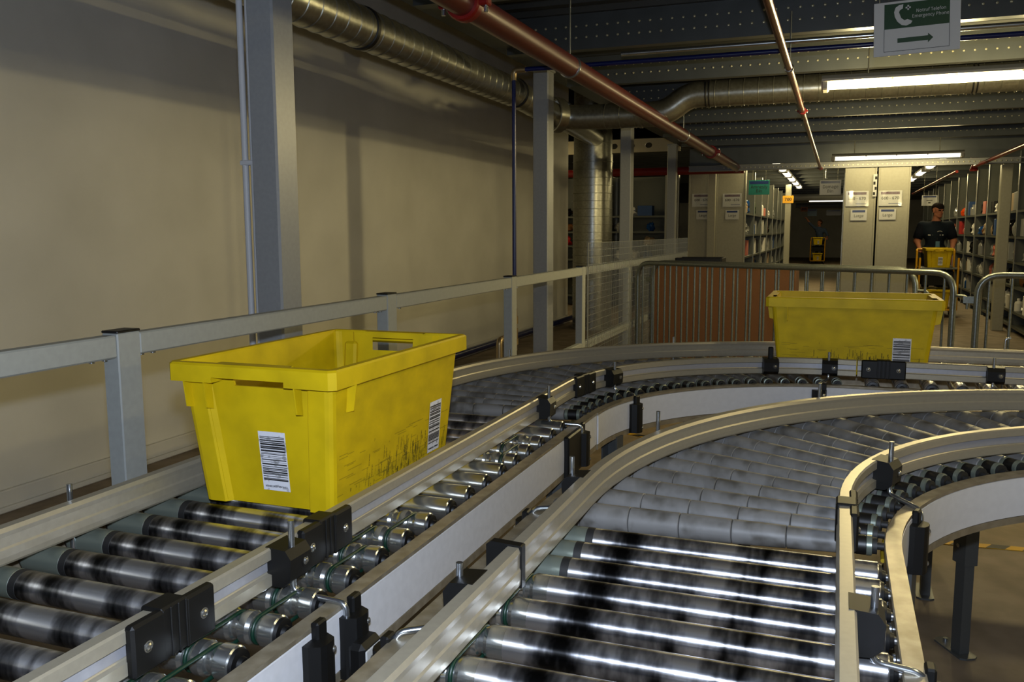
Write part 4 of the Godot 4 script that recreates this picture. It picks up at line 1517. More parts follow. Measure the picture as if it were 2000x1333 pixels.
	hd.cyl(Vector3(-0.22, 2.08, -13.25), Vector3(-0.22, 2.075, -13.25), 0.03, 12)
	part("hanger", hd, sp, Transform3D(), M.zinc_bright)
	var s3 := thing("sprinkler_branch", "red sprinkler pipe running above the right-hand shelving", "pipe")
	m = MB.new()
	m.cyl(Vector3(1.74, 2.2, -9.0), Vector3(1.68, 2.2, -13.6), 0.024, 16)
	part("pipe", m, s3, Transform3D(), M.pipe_red)
	var s4 := MB.new()
	s4.cyl(Vector3(1.55, 2.18, -14.2), Vector3(1.42, 2.10, -20.5), 0.02, 12)
	part("far_pipe", s4, s3, Transform3D(), M.pipe_red)
	var sv := MB.new()
	sv.lathe([Vector2(0, 0), Vector2(0, 0.05), Vector2(0.02, 0.055), Vector2(0.08, 0.03), Vector2(0.14, 0.03), Vector2(0.15, 0.055), Vector2(0.18, 0.05), Vector2(0.18, 0)], 14, Vector3(1.68, 2.14, -13.5), Vector3.UP)
	part("valve", sv, s3, Transform3D(), M.fitting_red)
	# compressed air
	var bp := thing("air_pipe", "thin blue compressed air pipe dropping beside a column with brass fittings", "pipe")
	m = MB.new()
	m.cyl(Vector3(-2.0, 0.84, -5.40), Vector3(-2.0, 2.33, -5.40), 0.0135, 14)
	part("drop_pipe", m, bp, Transform3D(), M.pipe_blue)
	m = MB.new()
	m.cyl(Vector3(-1.93, 2.375, -5.40), Vector3(6.9, 2.375, -5.40), 0.0145, 14)
	part("ceiling_pipe", m, bp, Transform3D(), M.pipe_blue)
	m = MB.new()
	m.pipe([Vector3(-2.0, 2.31, -5.40), Vector3(-2.0, 2.375, -5.40), Vector3(-1.92, 2.375, -5.40)], 0.019, 14, 0.03)
	part("elbow", m, bp, Transform3D(), M.brass)
	m = MB.new()
	m.lathe([Vector2(0, 0), Vector2(0, 0.018), Vector2(0.05, 0.018), Vector2(0.052, 0.024), Vector2(0.10, 0.024), Vector2(0.102, 0.016), Vector2(0.13, 0.016), Vector2(0.132, 0.022), Vector2(0.20, 0.022), Vector2(0.202, 0.026), Vector2(0.24, 0.026), Vector2(0.242, 0.018), Vector2(0.28, 0.018), Vector2(0.28, 0)], 12, Vector3(-2.0, 0.84, -5.40), Vector3.DOWN)
	part("fitting", m, bp, Transform3D(), M.brass)
	m = MB.new()
	m.cyl(Vector3(-2.0, 0.56, -5.40), Vector3(-2.0, 0.02, -5.40), 0.0135, 12)
	part("drop_pipe", m, bp, Transform3D(), M.pipe_blue)
	m = MB.new()
	m.pipe([Vector3(-2.0, 0.48, -5.12), Vector3(-2.0, 0.66, -5.12), Vector3(-2.0, 0.665, -5.26), Vector3(-2.0, 0.665, -5.34)], 0.021, 12, 0.03)
	part("elbow", m, bp, Transform3D(), M.brass)
	m = MB.new()
	m.cyl(Vector3(-2.0, 0.48, -5.12), Vector3(-2.0, 0.02, -5.12), 0.0135, 12)
	part("drop_pipe", m, bp, Transform3D(), M.pipe_blue)
	m = MB.new()
	m.cyl(Vector3(-3.62, 0.09, -6.0), Vector3(-3.62, 0.09, -12.2), 0.035, 14)
	part("floor_pipe", m, bp, Transform3D(), M.pipe_blue)
	var cm := MB.new()
	cm.cyl(Vector3(-1.2, 2.345, -5.0), Vector3(6.9, 2.345, -5.0), 0.013, 14)
	single("ceiling_conduit", cm, M.zinc_bright, "bright zinc conduit under the ceiling behind the emergency phone sign", "conduit")


# ---------------------------------------------------------------- barriers and the carton

func barrier(label: String, a: Vector3, b: Vector3, hook_end: bool) -> void:
	var l := a.distance_to(b)
	var t := thing("crowd_barrier", label, "barrier", (a + b) / 2, atan2(-(b.z - a.z), b.x - a.x), "steel crowd barriers")
	var m := MB.new()
	var h := l / 2
	m.pipe(MB.fillet([Vector3(-h, 0.55, 0), Vector3(-h, 1.08, 0), Vector3(h, 1.08, 0), Vector3(h, 0.20, 0), Vector3(-h, 0.20, 0), Vector3(-h, 0.54, 0)], 0.13), 0.0195, 14, 0.0, true)
	part("frame", m, t, Transform3D(), M.barrier_zinc)
	var bm := MB.new()
	bm.cyl(Vector3(0, 0.20, 0), Vector3(0, 1.08, 0), 0.0085, 8)
	var bar := bm.done(M.barrier_zinc)
	var n := int(l / 0.118)
	for k in n:
		part("bar", bar, t, place(-h + l * (k + 0.5) / n, 0, 0))
	for s in ([-0.7, 0.7] if hook_end else [-0.45, 0.45]):
		var f := MB.new()
		f.bbox(Vector3(s * h, 0.02, 0), Vector3(0.04, 0.04, 0.62), 0.01)
		f.bbox(Vector3(s * h, 0.11, 0), Vector3(0.03, 0.16, 0.03), 0.006)
		part("foot", f, t, Transform3D(), M.barrier_zinc)
	var hk := MB.new()
	hk.pipe([Vector3(h, 0.94, 0), Vector3(h + 0.085, 0.94, 0), Vector3(h + 0.085, 0.86, 0)], 0.009, 8, 0.03)
	part("hook", hk, t, Transform3D(), M.barrier_zinc)
	var lp := MB.new()
	lp.box(Vector3(-h - 0.04, 0.93, 0), Vector3(0.07, 0.04, 0.012))
	part("latch_plate", lp, t, Transform3D(), M.barrier_zinc)


func build_barriers() -> void:
	barrier("long steel crowd barrier right behind the conveyor and the far tote", Vector3(-1.60, 0, -7.36), Vector3(0.685, 0, -6.07), true)
	barrier("steel crowd barrier doubled up close behind the first one", Vector3(-1.50, 0, -7.50), Vector3(0.50, 0, -6.50), false)
	barrier("steel crowd barrier on the right, before the right-hand shelving", Vector3(0.79, 0, -5.86), Vector3(3.05, 0, -5.80), true)
	var c := thing("cardboard_box", "large brown cardboard box standing behind the doubled barriers", "box", Vector3(-0.965, 0, -8.32))
	var m := MB.new()
	m.bbox(Vector3(0, 0.52, 0), Vector3(1.25, 1.03, 0.66), 0.006)
	part("body", m, c, Transform3D(), M.cardboard)
	m = MB.new()
	m.box(Vector3(0, 1.036, 0.16), Vector3(1.24, 0.004, 0.33))
	part("flap", m, c, Transform3D(), M.cardboard)
	m = MB.new()
	m.box(Vector3(0, 1.036, -0.17), Vector3(1.24, 0.004, 0.32))
	part("flap", m, c, Transform3D(), M.cardboard)
	var k := thing("black_tray", "flat black plastic tray lying on the large cardboard box", "tray", Vector3(-1.21, 1.04, -8.30))
	m = MB.new()
	for s in [-1.0, 1.0]:
		m.bbox(Vector3(s * 0.205, 0.03, 0), Vector3(0.02, 0.058, 0.30), 0.003)
		m.bbox(Vector3(0, 0.03, s * 0.145), Vector3(0.41, 0.058, 0.02), 0.003)
	part("side", m, k, Transform3D(), M.clamp_black)
	m = MB.new()
	m.box(Vector3(0, 0.004, 0), Vector3(0.4, 0.006, 0.29))
	part("bottom", m, k, Transform3D(), M.clamp_black)


# ---------------------------------------------------------------- shelving and goods

var unit_mesh := {}

func shelf_unit(label: String, w: float, depth: float, levels: Array, top: float, at: Transform3D, group: String, end_panel := false) -> Node3D:
	# width along x, open to +z, origin on the floor at the middle of the front
	var t := thing("shelving_unit", label, "shelving", Vector3.ZERO, 0.0, group)
	t.transform = at
	var key := "%f_%f_%f" % [w, depth, top]
	if not unit_mesh.has(key):
		var u := MB.new()
		u.sweep(PackedVector2Array([Vector2(0, 0), Vector2(0.03, 0), Vector2(0.03, -0.004), Vector2(0.004, -0.004), Vector2(0.004, -0.03), Vector2(0, -0.03)]), [Transform3D(Basis(Vector3.RIGHT, Vector3.BACK, Vector3.DOWN), Vector3(0, top, 0)), Transform3D(Basis(Vector3.RIGHT, Vector3.BACK, Vector3.DOWN), Vector3(0, 0, 0))])
		var s := MB.new()
		s.box(Vector3(0, -0.004, -depth / 2), Vector3(w - 0.012, 0.004, depth - 0.012))
		s.box(Vector3(0, -0.016, -0.008), Vector3(w - 0.012, 0.03, 0.004))
		var b := MB.new()
		b.box(Vector3(0, top / 2, -depth + 0.002), Vector3(w - 0.004, top, 0.003))
		var p := MB.new()
		p.box(Vector3(0, top / 2, -depth / 2), Vector3(0.003, top, depth - 0.02))
		unit_mesh[key] = [u.done(M.upright_zinc), s.done(M.shelf_grey), b.done(M.shelf_grey), p.done(M.shelf_grey)]
	var e: Array = unit_mesh[key]
	part("upright", e[0], t, place(-w / 2, 0, 0))
	part("upright", e[0], t, Transform3D(Basis(Vector3.UP, PI / 2), Vector3(w / 2, 0, 0)))
	part("upright", e[0], t, Transform3D(Basis(Vector3.UP, -PI / 2), Vector3(-w / 2, 0, -depth)))
	part("upright", e[0], t, Transform3D(Basis(Vector3.UP, PI), Vector3(w / 2, 0, -depth)))
	for y in levels:
		part("shelf", e[1], t, place(0, y, 0))
	part("back_panel", e[2], t)
	part("side_panel", e[3], t, place(-w / 2 + 0.006, 0, 0))
	part("side_panel", e[3], t, place(w / 2 - 0.006, 0, 0))
	return t


var goods := {}

func make_goods() -> void:
	var r := RandomNumberGenerator.new()
	r.seed = 99
	for k in 3:
		# a crumpled bag: a knobbly flat-faced lump, unit size, standing on y 0
		var m := MB.new()
		var f := FastNoiseLite.new()
		f.seed = 60 + k
		f.frequency = 0.9
		var pt := func(i: int, j: int) -> Vector3:
			var a := TAU * (i % 14) / 14.0
			var b := PI * (float(j) / 9.0 - 0.5)
			var p := Vector3(cos(a) * cos(b), sin(b), sin(a) * cos(b))
			var g := 1.0 + 0.55 * f.get_noise_3dv(p * 1.7) + 0.30 * f.get_noise_3dv(p * 6.0)
			return Vector3(p.x * g * 0.42, maxf(0.0, p.y * g * 0.45 + 0.40), p.z * g * 0.40)
		for i in 14:
			for j in 9:
				var a: Vector3 = pt.call(i, j)
				var b: Vector3 = pt.call(i + 1, j)
				var c: Vector3 = pt.call(i + 1, j + 1)
				var d: Vector3 = pt.call(i, j + 1)
				var cen := Vector3(0, 0.42, 0)
				for q in [[a, b, c], [a, c, d]]:
					var n: Vector3 = (q[1] - q[0]).cross(q[2] - q[0])
					if n.length() < 1e-7:
						continue
					n = n.normalized()
					if n.dot((q[0] + q[1] + q[2]) / 3.0 - cen) < 0:
						n = -n
					m.tri(q[0], q[1], q[2], n, n, n)
		goods["bag%d" % k] = m
	var c := MB.new()
	c.bbox(Vector3(0, 0.5, 0), Vector3(1, 1, 1), 0.02)
	goods["carton"] = c
	var b := MB.new()
	b.lathe([Vector2(0, 0), Vector2(0, 0.48), Vector2(0.03, 0.5), Vector2(0.62, 0.5), Vector2(0.74, 0.42), Vector2(0.80, 0.2), Vector2(0.84, 0.18), Vector2(0.85, 0.22), Vector2(0.99, 0.22), Vector2(1.0, 0.2), Vector2(1.0, 0)], 12, Vector3.ZERO, Vector3.UP)
	goods["bottle"] = b
	var kept := {}
	for g in goods:
		kept[g] = goods[g].done(null)
	goods = kept


const ORD := ["first", "second", "third", "fourth", "fifth", "sixth", "seventh", "eighth", "ninth", "tenth", "eleventh", "twelfth", "thirteenth", "fourteenth"]
const COLOURS := ["silver", "silver", "silver", "silver", "silver", "silver", "silver", "white", "white", "white", "white", "white", "black", "black", "black", "beige", "beige", "brown", "red", "pink", "blue", "orange", "green", "silver"]

func fill(unit: Transform3D, w: float, depth: float, levels: Array, gap: float, density: float, where: String, r: RandomNumberGenerator) -> void:
	for y in levels:
		var x := -w / 2 + 0.05
		while x < w / 2 - 0.14:
			var s := r.randf_range(0.15, 0.28)
			if x + s > w / 2 - 0.04:
				break
			if r.randf() < density:
				var kind := "bag%d" % r.randi_range(0, 2)
				var roll := r.randf()
				if roll > 0.90:
					kind = "bottle"
				elif roll > 0.66:
					kind = "carton"
				var colour: String = COLOURS[r.randi_range(0, COLOURS.size() - 1)]
				var h := minf(gap - 0.06, r.randf_range(0.16, 0.31))
				var d := r.randf_range(0.14, 0.26)
				if kind == "bottle":
					s = minf(s, 0.10)
					d = s
				var t := unit * Transform3D(Basis(Vector3.UP, r.randf_range(-0.06, 0.06)) * Basis.from_scale(Vector3(s, h, d)), Vector3(x + s / 2, y - 0.0015, -d / 2 - r.randf_range(0.02, 0.05)))
				var word: String = {"carton": "small %s carton", "bottle": "%s bottle"}.get(kind, "crumpled shiny %s plastic bag of goods") % colour
				var called: String = {"carton": "goods_carton", "bottle": "goods_bottle"}.get(kind, "goods_bag")
				single(called, goods[kind], M[("carton_" if kind == "carton" else "goods_") + colour], word + " on " + where, {"carton": "carton", "bottle": "bottle"}.get(kind, "bag"), t, "goods on " + where)
			x += s + r.randf_range(0.01, 0.05)


func build_shelving() -> void:
	make_goods()
	var r := RandomNumberGenerator.new()
	r.seed = 2024
	var lv := [0.10, 0.29, 0.61, 0.93, 1.26, 1.60]
	# right-hand row, facing the aisle of the walking worker
	for k in 14:
		var z := -9.9 - 1.25 * k
		var t := Transform3D(Basis(Vector3.UP, -PI / 2), Vector3(2.15, 0, z))
		shelf_unit(ORD[k] + " grey shelving unit of the right-hand row, counted from the barriers", 1.25, 0.42, lv, 2.36 if z < -13.1 else 2.36, t, "right-hand row of shelving")
		if z > -21.0:
			fill(t, 1.25, 0.42, lv.slice(1 if z > -15 else 1), 0.31, 0.92 if z > -17.5 else 0.6, "the right-hand shelving row", r)
	# left aisle, facing right
	var lw := [0.23, 0.58, 0.93, 1.28, 1.63]
	for k in 8:
		var z := -15.06 - 1.5 * k
		var t := Transform3D(Basis(Vector3.UP, PI / 2), Vector3(-1.40, 0, z))
		shelf_unit(ORD[k] + " grey shelving unit along the left aisle, counted from its end panel", 1.5, 0.44, lw, 2.34, t, "left-aisle row of shelving")
		if k < 5:
			fill(t, 1.5, 0.44, lw.slice(1), 0.34, 0.92 if k < 3 else 0.6, "the left-aisle shelving row", r)
		if k < 3:
			shelf_unit(ORD[k] + " grey shelving unit backing on to the left-aisle row", 1.5, 0.42, lw, 2.34, Transform3D(Basis(Vector3.UP, -PI / 2), Vector3(-2.29, 0, z)), "back row behind the left aisle")
	# block between the aisles
	for k in 6:
		var z := -13.72 - 1.4 * k
		var ta := Transform3D(Basis(Vector3.UP, -PI / 2), Vector3(0.044, 0, z))
		var tb := Transform3D(Basis(Vector3.UP, PI / 2), Vector3(0.872, 0, z))
		shelf_unit(ORD[k] + " shelving unit of the middle block, open to the left aisle", 1.4, 0.40, lv, 2.19 if k == 0 else 2.3, ta, "middle block of shelving")
		shelf_unit(ORD[k] + " shelving unit of the middle block, open to the right aisle", 1.4, 0.40, lv, 2.19 if k == 0 else 2.3, tb, "middle block of shelving")
		if k < 2:
			fill(ta, 1.4, 0.40, lv.slice(1), 0.31, 0.5, "the middle block's left side", r)
	# the unit facing the camera past the end of the wall
	for e in [[-3.32, 1.0, "beside the slim zinc post"], [-4.34, 1.0, "half hidden by the thick upright duct"]]:
		var tc := Transform3D(Basis(), Vector3(e[0], 0, -15.2))
		shelf_unit("dim shelving unit past the end of the wall, " + e[2], e[1], 0.42, [0.2, 0.55, 0.85, 1.09, 1.34, 1.61], 2.3, tc, "shelving past the end of the wall")
		fill(tc, e[1], 0.42, [0.85, 1.09, 1.34, 1.61], 0.24, 0.8, "the shelves past the wall's end", r)
	var fd := MB.new()
	fd.bbox(Vector3(0, 1.15, 0), Vector3(0.03, 2.3, 0.05), 0.004)
	single("shelf_post", fd, M.upright_zinc, "slim zinc post at the corner of the dim shelving past the wall", "post", place(-2.60, 0, -15.1))
	# smooth end panels that close the rows towards the camera
	for e in [[-1.632, -14.285, 0.46, 2.32, "plain grey end panel beside the left aisle, with an upper and a lower notice"], [-2.095, -14.285, 0.40, 2.32, "plain grey end panel half hidden by the pale post"], [0.243, -13.0, 0.405, 2.19, "tall grey end panel of the middle block, beside the left aisle"], [0.668, -13.0, 0.405, 2.19, "tall grey end panel of the middle block, beside the walking worker"]]:
		var t := thing("end_panel", e[4], "panel", Vector3(e[0], 0, e[1]))
		var m := MB.new()
		m.bbox(Vector3(0, e[3] / 2, 0), Vector3(e[2], e[3], 0.02), 0.004)
		part("sheet", m, t, Transform3D(), M.panel_grey)
		m = MB.new()
		for s in [-1.0, 1.0]:
			m.bbox(Vector3(s * (e[2] / 2 - 0.012), e[3] / 2, 0.013), Vector3(0.022, e[3], 0.012), 0.003)
		part("edge_fold", m, t, Transform3D(), M.panel_grey)
	var pp := MB.new()
	pp.bbox(Vector3(0, 1.16, 0), Vector3(0.12, 2.32, 0.10), 0.006)
	single("support_column", pp, M.panel_grey, "pale square post between the two left end panels", "column", place(-1.91, 0, -14.15))
	pp = MB.new()
	pp.bbox(Vector3(0, 1.10, 0), Vector3(0.135, 2.20, 0.14), 0.006)
	single("support_column", pp, M.panel_grey, "square steel column in front of the right-hand shelving", "column", place(2.03, 0, -13.2))
	pp = MB.new()
	pp.bbox(Vector3(0, 1.2, 0), Vector3(0.13, 2.4, 0.13), 0.006)
	single("support_column", pp, M.panel_grey, "pale column in the left aisle under the yellow 700 sign", "column", place(-1.15, 0, -21.5))
	# strips of small stickers between the middle end panels
	var st := thing("label_strip", "narrow strip of small labels hanging between the middle end panels", "label strip", Vector3(0.425, 1.80, -12.96))
	var m2 := MB.new()
	m2.bbox(Vector3(0, 0.15, 0), Vector3(0.05, 0.30, 0.006), 0.001)
	part("strip", m2, st, Transform3D(), M.sign_white)
	for k in 4:
		m2 = MB.new()
		m2.box(Vector3(-0.008 if k % 2 == 0 else 0.01, 0.04 + 0.07 * k, 0.0035), Vector3(0.026, 0.04, 0.001))
		part("sticker", m2, st, Transform3D(), M.trousers)
	# pale ducts across the far aisle
	for e in [[-25.9, 2.26, 0.10, "just past the 700 column"], [-33.0, 2.20, 0.11, "past the orange number sign"]]:
		var d := thing("ceiling_duct", "pale round duct crossing the left aisle " + e[3], "duct", Vector3.ZERO, 0.0, "pale ducts across the left aisle")
		var dm := MB.new()
		dm.cyl(Vector3(-1.5, e[1], e[0]), Vector3(1.2, e[1], e[0]), e[2], 20)
		part("duct_section", dm, d, Transform3D(), M.column_grey)


# ---------------------------------------------------------------- signs

func sign_board(called: String, label: String, at: Transform3D, w: float, h: float, base: Material, film := true) -> Node3D:
	var t := thing(called, label, "sign")
	t.transform = at
	var m := MB.new()
	m.bbox(Vector3.ZERO, Vector3(w, h, 0.004), 0.001)
	part("board", m, t, Transform3D(), base)
	return t


func strip(parent: Node3D, called: String, c: Vector2, w: float, h: float, m: Material, z := 0.0025) -> MeshInstance3D:
	var b := MB.new()
	b.box(Vector3(c.x, c.y, z), Vector3(w, h, 0.0008))
	return part(called, b, parent, Transform3D(), m)


func build_signs() -> void:
	# emergency phone
	var e := sign_board("emergency_sign", "green and white emergency phone sign hanging from the ceiling", Transform3D(Basis(Vector3.BACK, 0.035), Vector3(0.242, 2.117, -3.75)), 0.300, 0.200, M.sign_white)
	strip(e, "green_field", Vector2(0, 0.045), 0.226, 0.092, M.sign_green)
	for q in [[-0.113, -0.043, 0.0016, 0.085], [0.113, -0.043, 0.0016, 0.085]]:
		strip(e, "border", Vector2(q[0], q[1]), q[2], q[3], M.ink_black)
	strip(e, "border", Vector2(0, -0.0845), 0.226, 0.0016, M.ink_black)
	var ph := MB.new()
	var arc := []
	for k in 9:
		var a := deg_to_rad(118 + 128.0 * k / 8.0)
		arc.append([Vector2(cos(a), sin(a)), 0.5])
	var outer := PackedVector2Array([Vector2(-0.035, 0.086), Vector2(-0.050, 0.084), Vector2(-0.062, 0.076), Vector2(-0.067, 0.060), Vector2(-0.064, 0.042), Vector2(-0.055, 0.024), Vector2(-0.040, 0.010), Vector2(-0.024, 0.006), Vector2(-0.008, 0.012), Vector2(-0.003, 0.021), Vector2(-0.020, 0.030), Vector2(-0.030, 0.026), Vector2(-0.042, 0.036), Vector2(-0.050, 0.058), Vector2(-0.046, 0.066), Vector2(-0.037, 0.070)])
	for i in outer.size():
		outer[i] = Vector2(outer[i].x - 0.012, outer[i].y)
	ph.prism(outer, 0.0006, place(0, 0, 0.0031))
	part("handset", ph, e, Transform3D(), M.sign_white)
	strip(e, "cross", Vector2(-0.030, 0.072), 0.018, 0.0055, M.sign_white, 0.0034)
	strip(e, "cross", Vector2(-0.030, 0.072), 0.0055, 0.018, M.sign_white, 0.0034)
	text("Notruf Telefon", 0.0118, e, place(0.049, 0.057, 0.0034), M.sign_white)
	text("Emergency Phone", 0.0118, e, place(0.047, 0.038, 0.0034), M.sign_white)
	var ar := MB.new()
	ar.prism(PackedVector2Array([Vector2(-0.066, -0.055), Vector2(0.040, -0.055), Vector2(0.040, -0.064), Vector2(0.058, -0.0465), Vector2(0.040, -0.029), Vector2(0.040, -0.038), Vector2(-0.066, -0.038)]), 0.0006, place(0, 0, 0.0022))
	part("arrow", ar, e, Transform3D(), M.sign_green)
	var hg := MB.new()
	for s in [-0.13, 0.13]:
		hg.cyl(Vector3(s, 0.10, 0), Vector3(s, 0.42, 0), 0.0012, 6)
	part("hanging_wire", hg, e, Transform3D(), M.bolt_zinc)
	# bins and aisles
	var a := sign_board("bin_sign", "teal Amnesty Bin sign at the mouth of the left aisle", place(-1.20, 2.01, -14.2), 0.315, 0.225, M.sign_teal)
	strip(a, "header", Vector2(0, 0.075), 0.28, 0.045, M.sign_blue)
	text("Amnesty", 0.048, a, place(0, 0.008, 0.003), M.ink_black)
	text("Bin", 0.048, a, place(0, -0.055, 0.003), M.ink_black)
	var d := sign_board("bin_sign", "white Damage Bin sign hanging beside the middle end panels", place(-0.155, 1.98, -14.0), 0.30, 0.22, M.sign_white)
	strip(d, "header", Vector2(0, 0.078), 0.27, 0.036, M.sign_blue)
	text("Damage", 0.045, d, place(0, 0.01, 0.003), M.ink_black)
	text("Bin", 0.045, d, place(0, -0.055, 0.003), M.ink_black)
	var y7 := sign_board("number_sign", "yellow 700 sign on the pale column in the left aisle", place(-1.15, 2.06, -21.42), 0.24, 0.17, M.sign_yellow)
	text("700", 0.075, y7, place(0, 0, 0.003), M.ink_black, true)
	var y8 := sign_board("number_sign", "small orange number sign farther down the left aisle", place(-1.10, 2.02, -30.0), 0.22, 0.15, M.sign_orange)
	text("800", 0.07, y8, place(0, 0, 0.003), M.ink_black, true)
	var tq := sign_board("bin_sign", "small turquoise sign beside the orange number sign", place(-0.88, 1.93, -31.0), 0.30, 0.24, M.sign_teal)
	strip(tq, "header", Vector2(0, 0.08), 0.26, 0.05, M.sign_blue)
	var wq := sign_board("bin_sign", "small white sign above the walking worker's aisle", place(1.52, 1.88, -17.8), 0.26, 0.19, M.sign_white)
	strip(wq, "header", Vector2(0, 0.07), 0.22, 0.03, M.sign_blue)
	strip(wq, "print", Vector2(0, 0.0), 0.10, 0.012, M.ink_black)
	strip(wq, "print", Vector2(0, -0.04), 0.04, 0.02, M.ink_black)
	var wq2 := sign_board("bin_sign", "plain white sign at the far right end of the left aisle", place(-0.20, 1.90, -30.0), 0.45, 0.18, M.sign_white)
	strip(wq2, "header", Vector2(0, 0.06), 0.38, 0.03, M.sign_blue)
	for h in [a, d, y8, tq, wq, wq2]:
		var w := MB.new()
		for s in [-0.13, 0.13]:
			w.cyl(Vector3(s * 0.75, 0.07, 0), Vector3(s * 0.75, 2.74 - h.position.y, 0), 0.0015, 6)
		part("hanging_wire", w, h, Transform3D(), M.bolt_zinc)
	# notices on the end panels
	for q in [[0.207, 1.775, -12.975, "white range notice in a glossy sleeve, on the middle end panel by the left aisle"], [0.624, 1.775, -12.975, "white range notice in a glossy sleeve, on the middle end panel by the worker"], [-1.61, 1.823, -14.26, "range notice with a purple header on the left end panel"], [-2.09, 1.83, -14.26, "range notice with a purple header on the half hidden end panel"]]:
		var n := sign_board("notice", q[3], place(q[0], q[1], q[2]), 0.29, 0.205, M.sign_white)
		strip(n, "header", Vector2(0, 0.07), 0.235, 0.036, M.sign_purple)
		text("600 - 670", 0.040, n, place(0, 0.002, 0.003), M.ink_black, true)
		strip(n, "print", Vector2(0.05, -0.07), 0.14, 0.008, M.sign_blue)
		var s := MB.new()
		for k in 6:
			s.T = Transform3D(Basis(Vector3.UP, 0.04 * sin(k * 2.1)) * Basis(Vector3.RIGHT, 0.05 * cos(k * 1.7)), Vector3(-0.125 + 0.05 * k, 0, 0.007))
			s.quad(Vector3(-0.0255, -0.106, 0), Vector3(0.0255, -0.106, 0), Vector3(0.0255, 0.106, 0), Vector3(-0.0255, 0.106, 0), Vector3.BACK)
		part("clear_sleeve", s, n, Transform3D(), M.clear_film)
	for q in [[0.236, 1.553, -12.975, "small Large notice low on the middle end panel by the left aisle"], [0.60, 1.56, -12.975, "small Large notice low on the middle end panel by the worker"], [-1.605, 1.594, -14.26, "small Large notice on the left end panel"], [-2.06, 1.60, -14.26, "small Large notice on the half hidden end panel"]]:
		var n := sign_board("notice", q[3], place(q[0], q[1], q[2]), 0.21, 0.148, M.sign_white)
		strip(n, "header", Vector2(0, 0.05), 0.165, 0.030, M.sign_blue)
		text("Large", 0.038, n, place(0, -0.012, 0.003), M.ink_black)


# ---------------------------------------------------------------- people

func flesh(bones: Array, cell: float, blend: float, paint: Callable) -> MB:
	# bones: [a, b, radius at a, radius at b]; one smooth surface round all of them (surface nets)
	var lo := Vector3(INF, INF, INF)
	var hi := -lo
	for b in bones:
		var r: float = maxf(b[2], b[3]) + blend + cell * 2
		lo = lo.min(b[0].min(b[1]) - Vector3(r, r, r))
		hi = hi.max(b[0].max(b[1]) + Vector3(r, r, r))
	var n := Vector3i((hi - lo) / cell) + Vector3i(2, 2, 2)
	var f := PackedFloat32Array()
	f.resize(n.x * n.y * n.z)
	f.fill(1.0)
	for b in bones:
		var a: Vector3 = b[0]
		var ab: Vector3 = b[1] - a
		var l2 := maxf(ab.length_squared(), 1e-9)
		var r: float = maxf(b[2], b[3]) + blend + cell * 2
		var i0 := Vector3i(((a.min(b[1]) - Vector3(r, r, r)) - lo) / cell).max(Vector3i.ZERO)
		var i1 := (Vector3i(((a.max(b[1]) + Vector3(r, r, r)) - lo) / cell) + Vector3i.ONE).min(n - Vector3i.ONE)
		for z in range(i0.z, i1.z + 1):
			for y in range(i0.y, i1.y + 1):
				for x in range(i0.x, i1.x + 1):
					var p := lo + Vector3(x, y, z) * cell
					var t := clampf((p - a).dot(ab) / l2, 0.0, 1.0)
					var d: float = p.distance_to(a + ab * t) - lerpf(b[2], b[3], t)
					var at := x + n.x * (y + n.y * z)
					var o := f[at]
					var h := maxf(blend - absf(o - d), 0.0) / blend
					f[at] = minf(o, d) - h * h * blend * 0.25
	var vert := {}
	var grad := {}
	var m := MB.new()
	m.tinted = true
	var sx := 1
	var sy := n.x
	var sz := n.x * n.y
	for z in n.z - 1:
		for y in n.y - 1:
			for x in n.x - 1:
				var at := x + n.x * (y + n.y * z)
				var c := [f[at], f[at + sx], f[at + sy], f[at + sx + sy], f[at + sz], f[at + sx + sz], f[at + sy + sz], f[at + sx + sy + sz]]
				var neg := 0
				for k in 8:
					if c[k] < 0:
						neg += 1
				if neg == 0 or neg == 8:
					continue
				var s := Vector3.ZERO
				var cnt := 0
				for e in [[0, 1], [2, 3], [4, 5], [6, 7], [0, 2], [1, 3], [4, 6], [5, 7], [0, 4], [1, 5], [2, 6], [3, 7]]:
					var p: float = c[e[0]]
					var q: float = c[e[1]]
					if (p < 0) != (q < 0):
						var t := p / (p - q)
						var v0 := Vector3(e[0] & 1, (e[0] >> 1) & 1, e[0] >> 2)
						var v1 := Vector3(e[1] & 1, (e[1] >> 1) & 1, e[1] >> 2)
						s += v0.lerp(v1, t)
						cnt += 1
				vert[at] = lo + (Vector3(x, y, z) + s / cnt) * cell
				grad[at] = Vector3(c[1] + c[3] + c[5] + c[7] - c[0] - c[2] - c[4] - c[6], c[2] + c[3] + c[6] + c[7] - c[0] - c[1] - c[4] - c[5], c[4] + c[5] + c[6] + c[7] - c[0] - c[1] - c[2] - c[3]).normalized()
	for at in vert:
		for ax in [[sx, sy, sz], [sy, sz, sx], [sz, sx, sy]]:
			# the edge that leaves this cell's corner along the first axis
			if (f[at] < 0) != (f[at + ax[0]] < 0):
				var q := [at, at - ax[1], at - ax[1] - ax[2], at - ax[2]]
				if vert.has(q[1]) and vert.has(q[2]) and vert.has(q[3]):
					for tri3 in [[0, 1, 2], [0, 2, 3]]:
						var a: Vector3 = vert[q[tri3[0]]]
						var b: Vector3 = vert[q[tri3[1]]]
						var c: Vector3 = vert[q[tri3[2]]]
						m.col = paint.call((a + b + c) / 3.0)
						m.tri(a, b, c, grad[q[tri3[0]]], grad[q[tri3[1]]], grad[q[tri3[2]]])
	return m


func join(m: MB, o: MB) -> void:
	m.P.append_array(o.P)
	m.N.append_array(o.N)
	m.U.append_array(o.U)
	m.C.append_array(o.C)


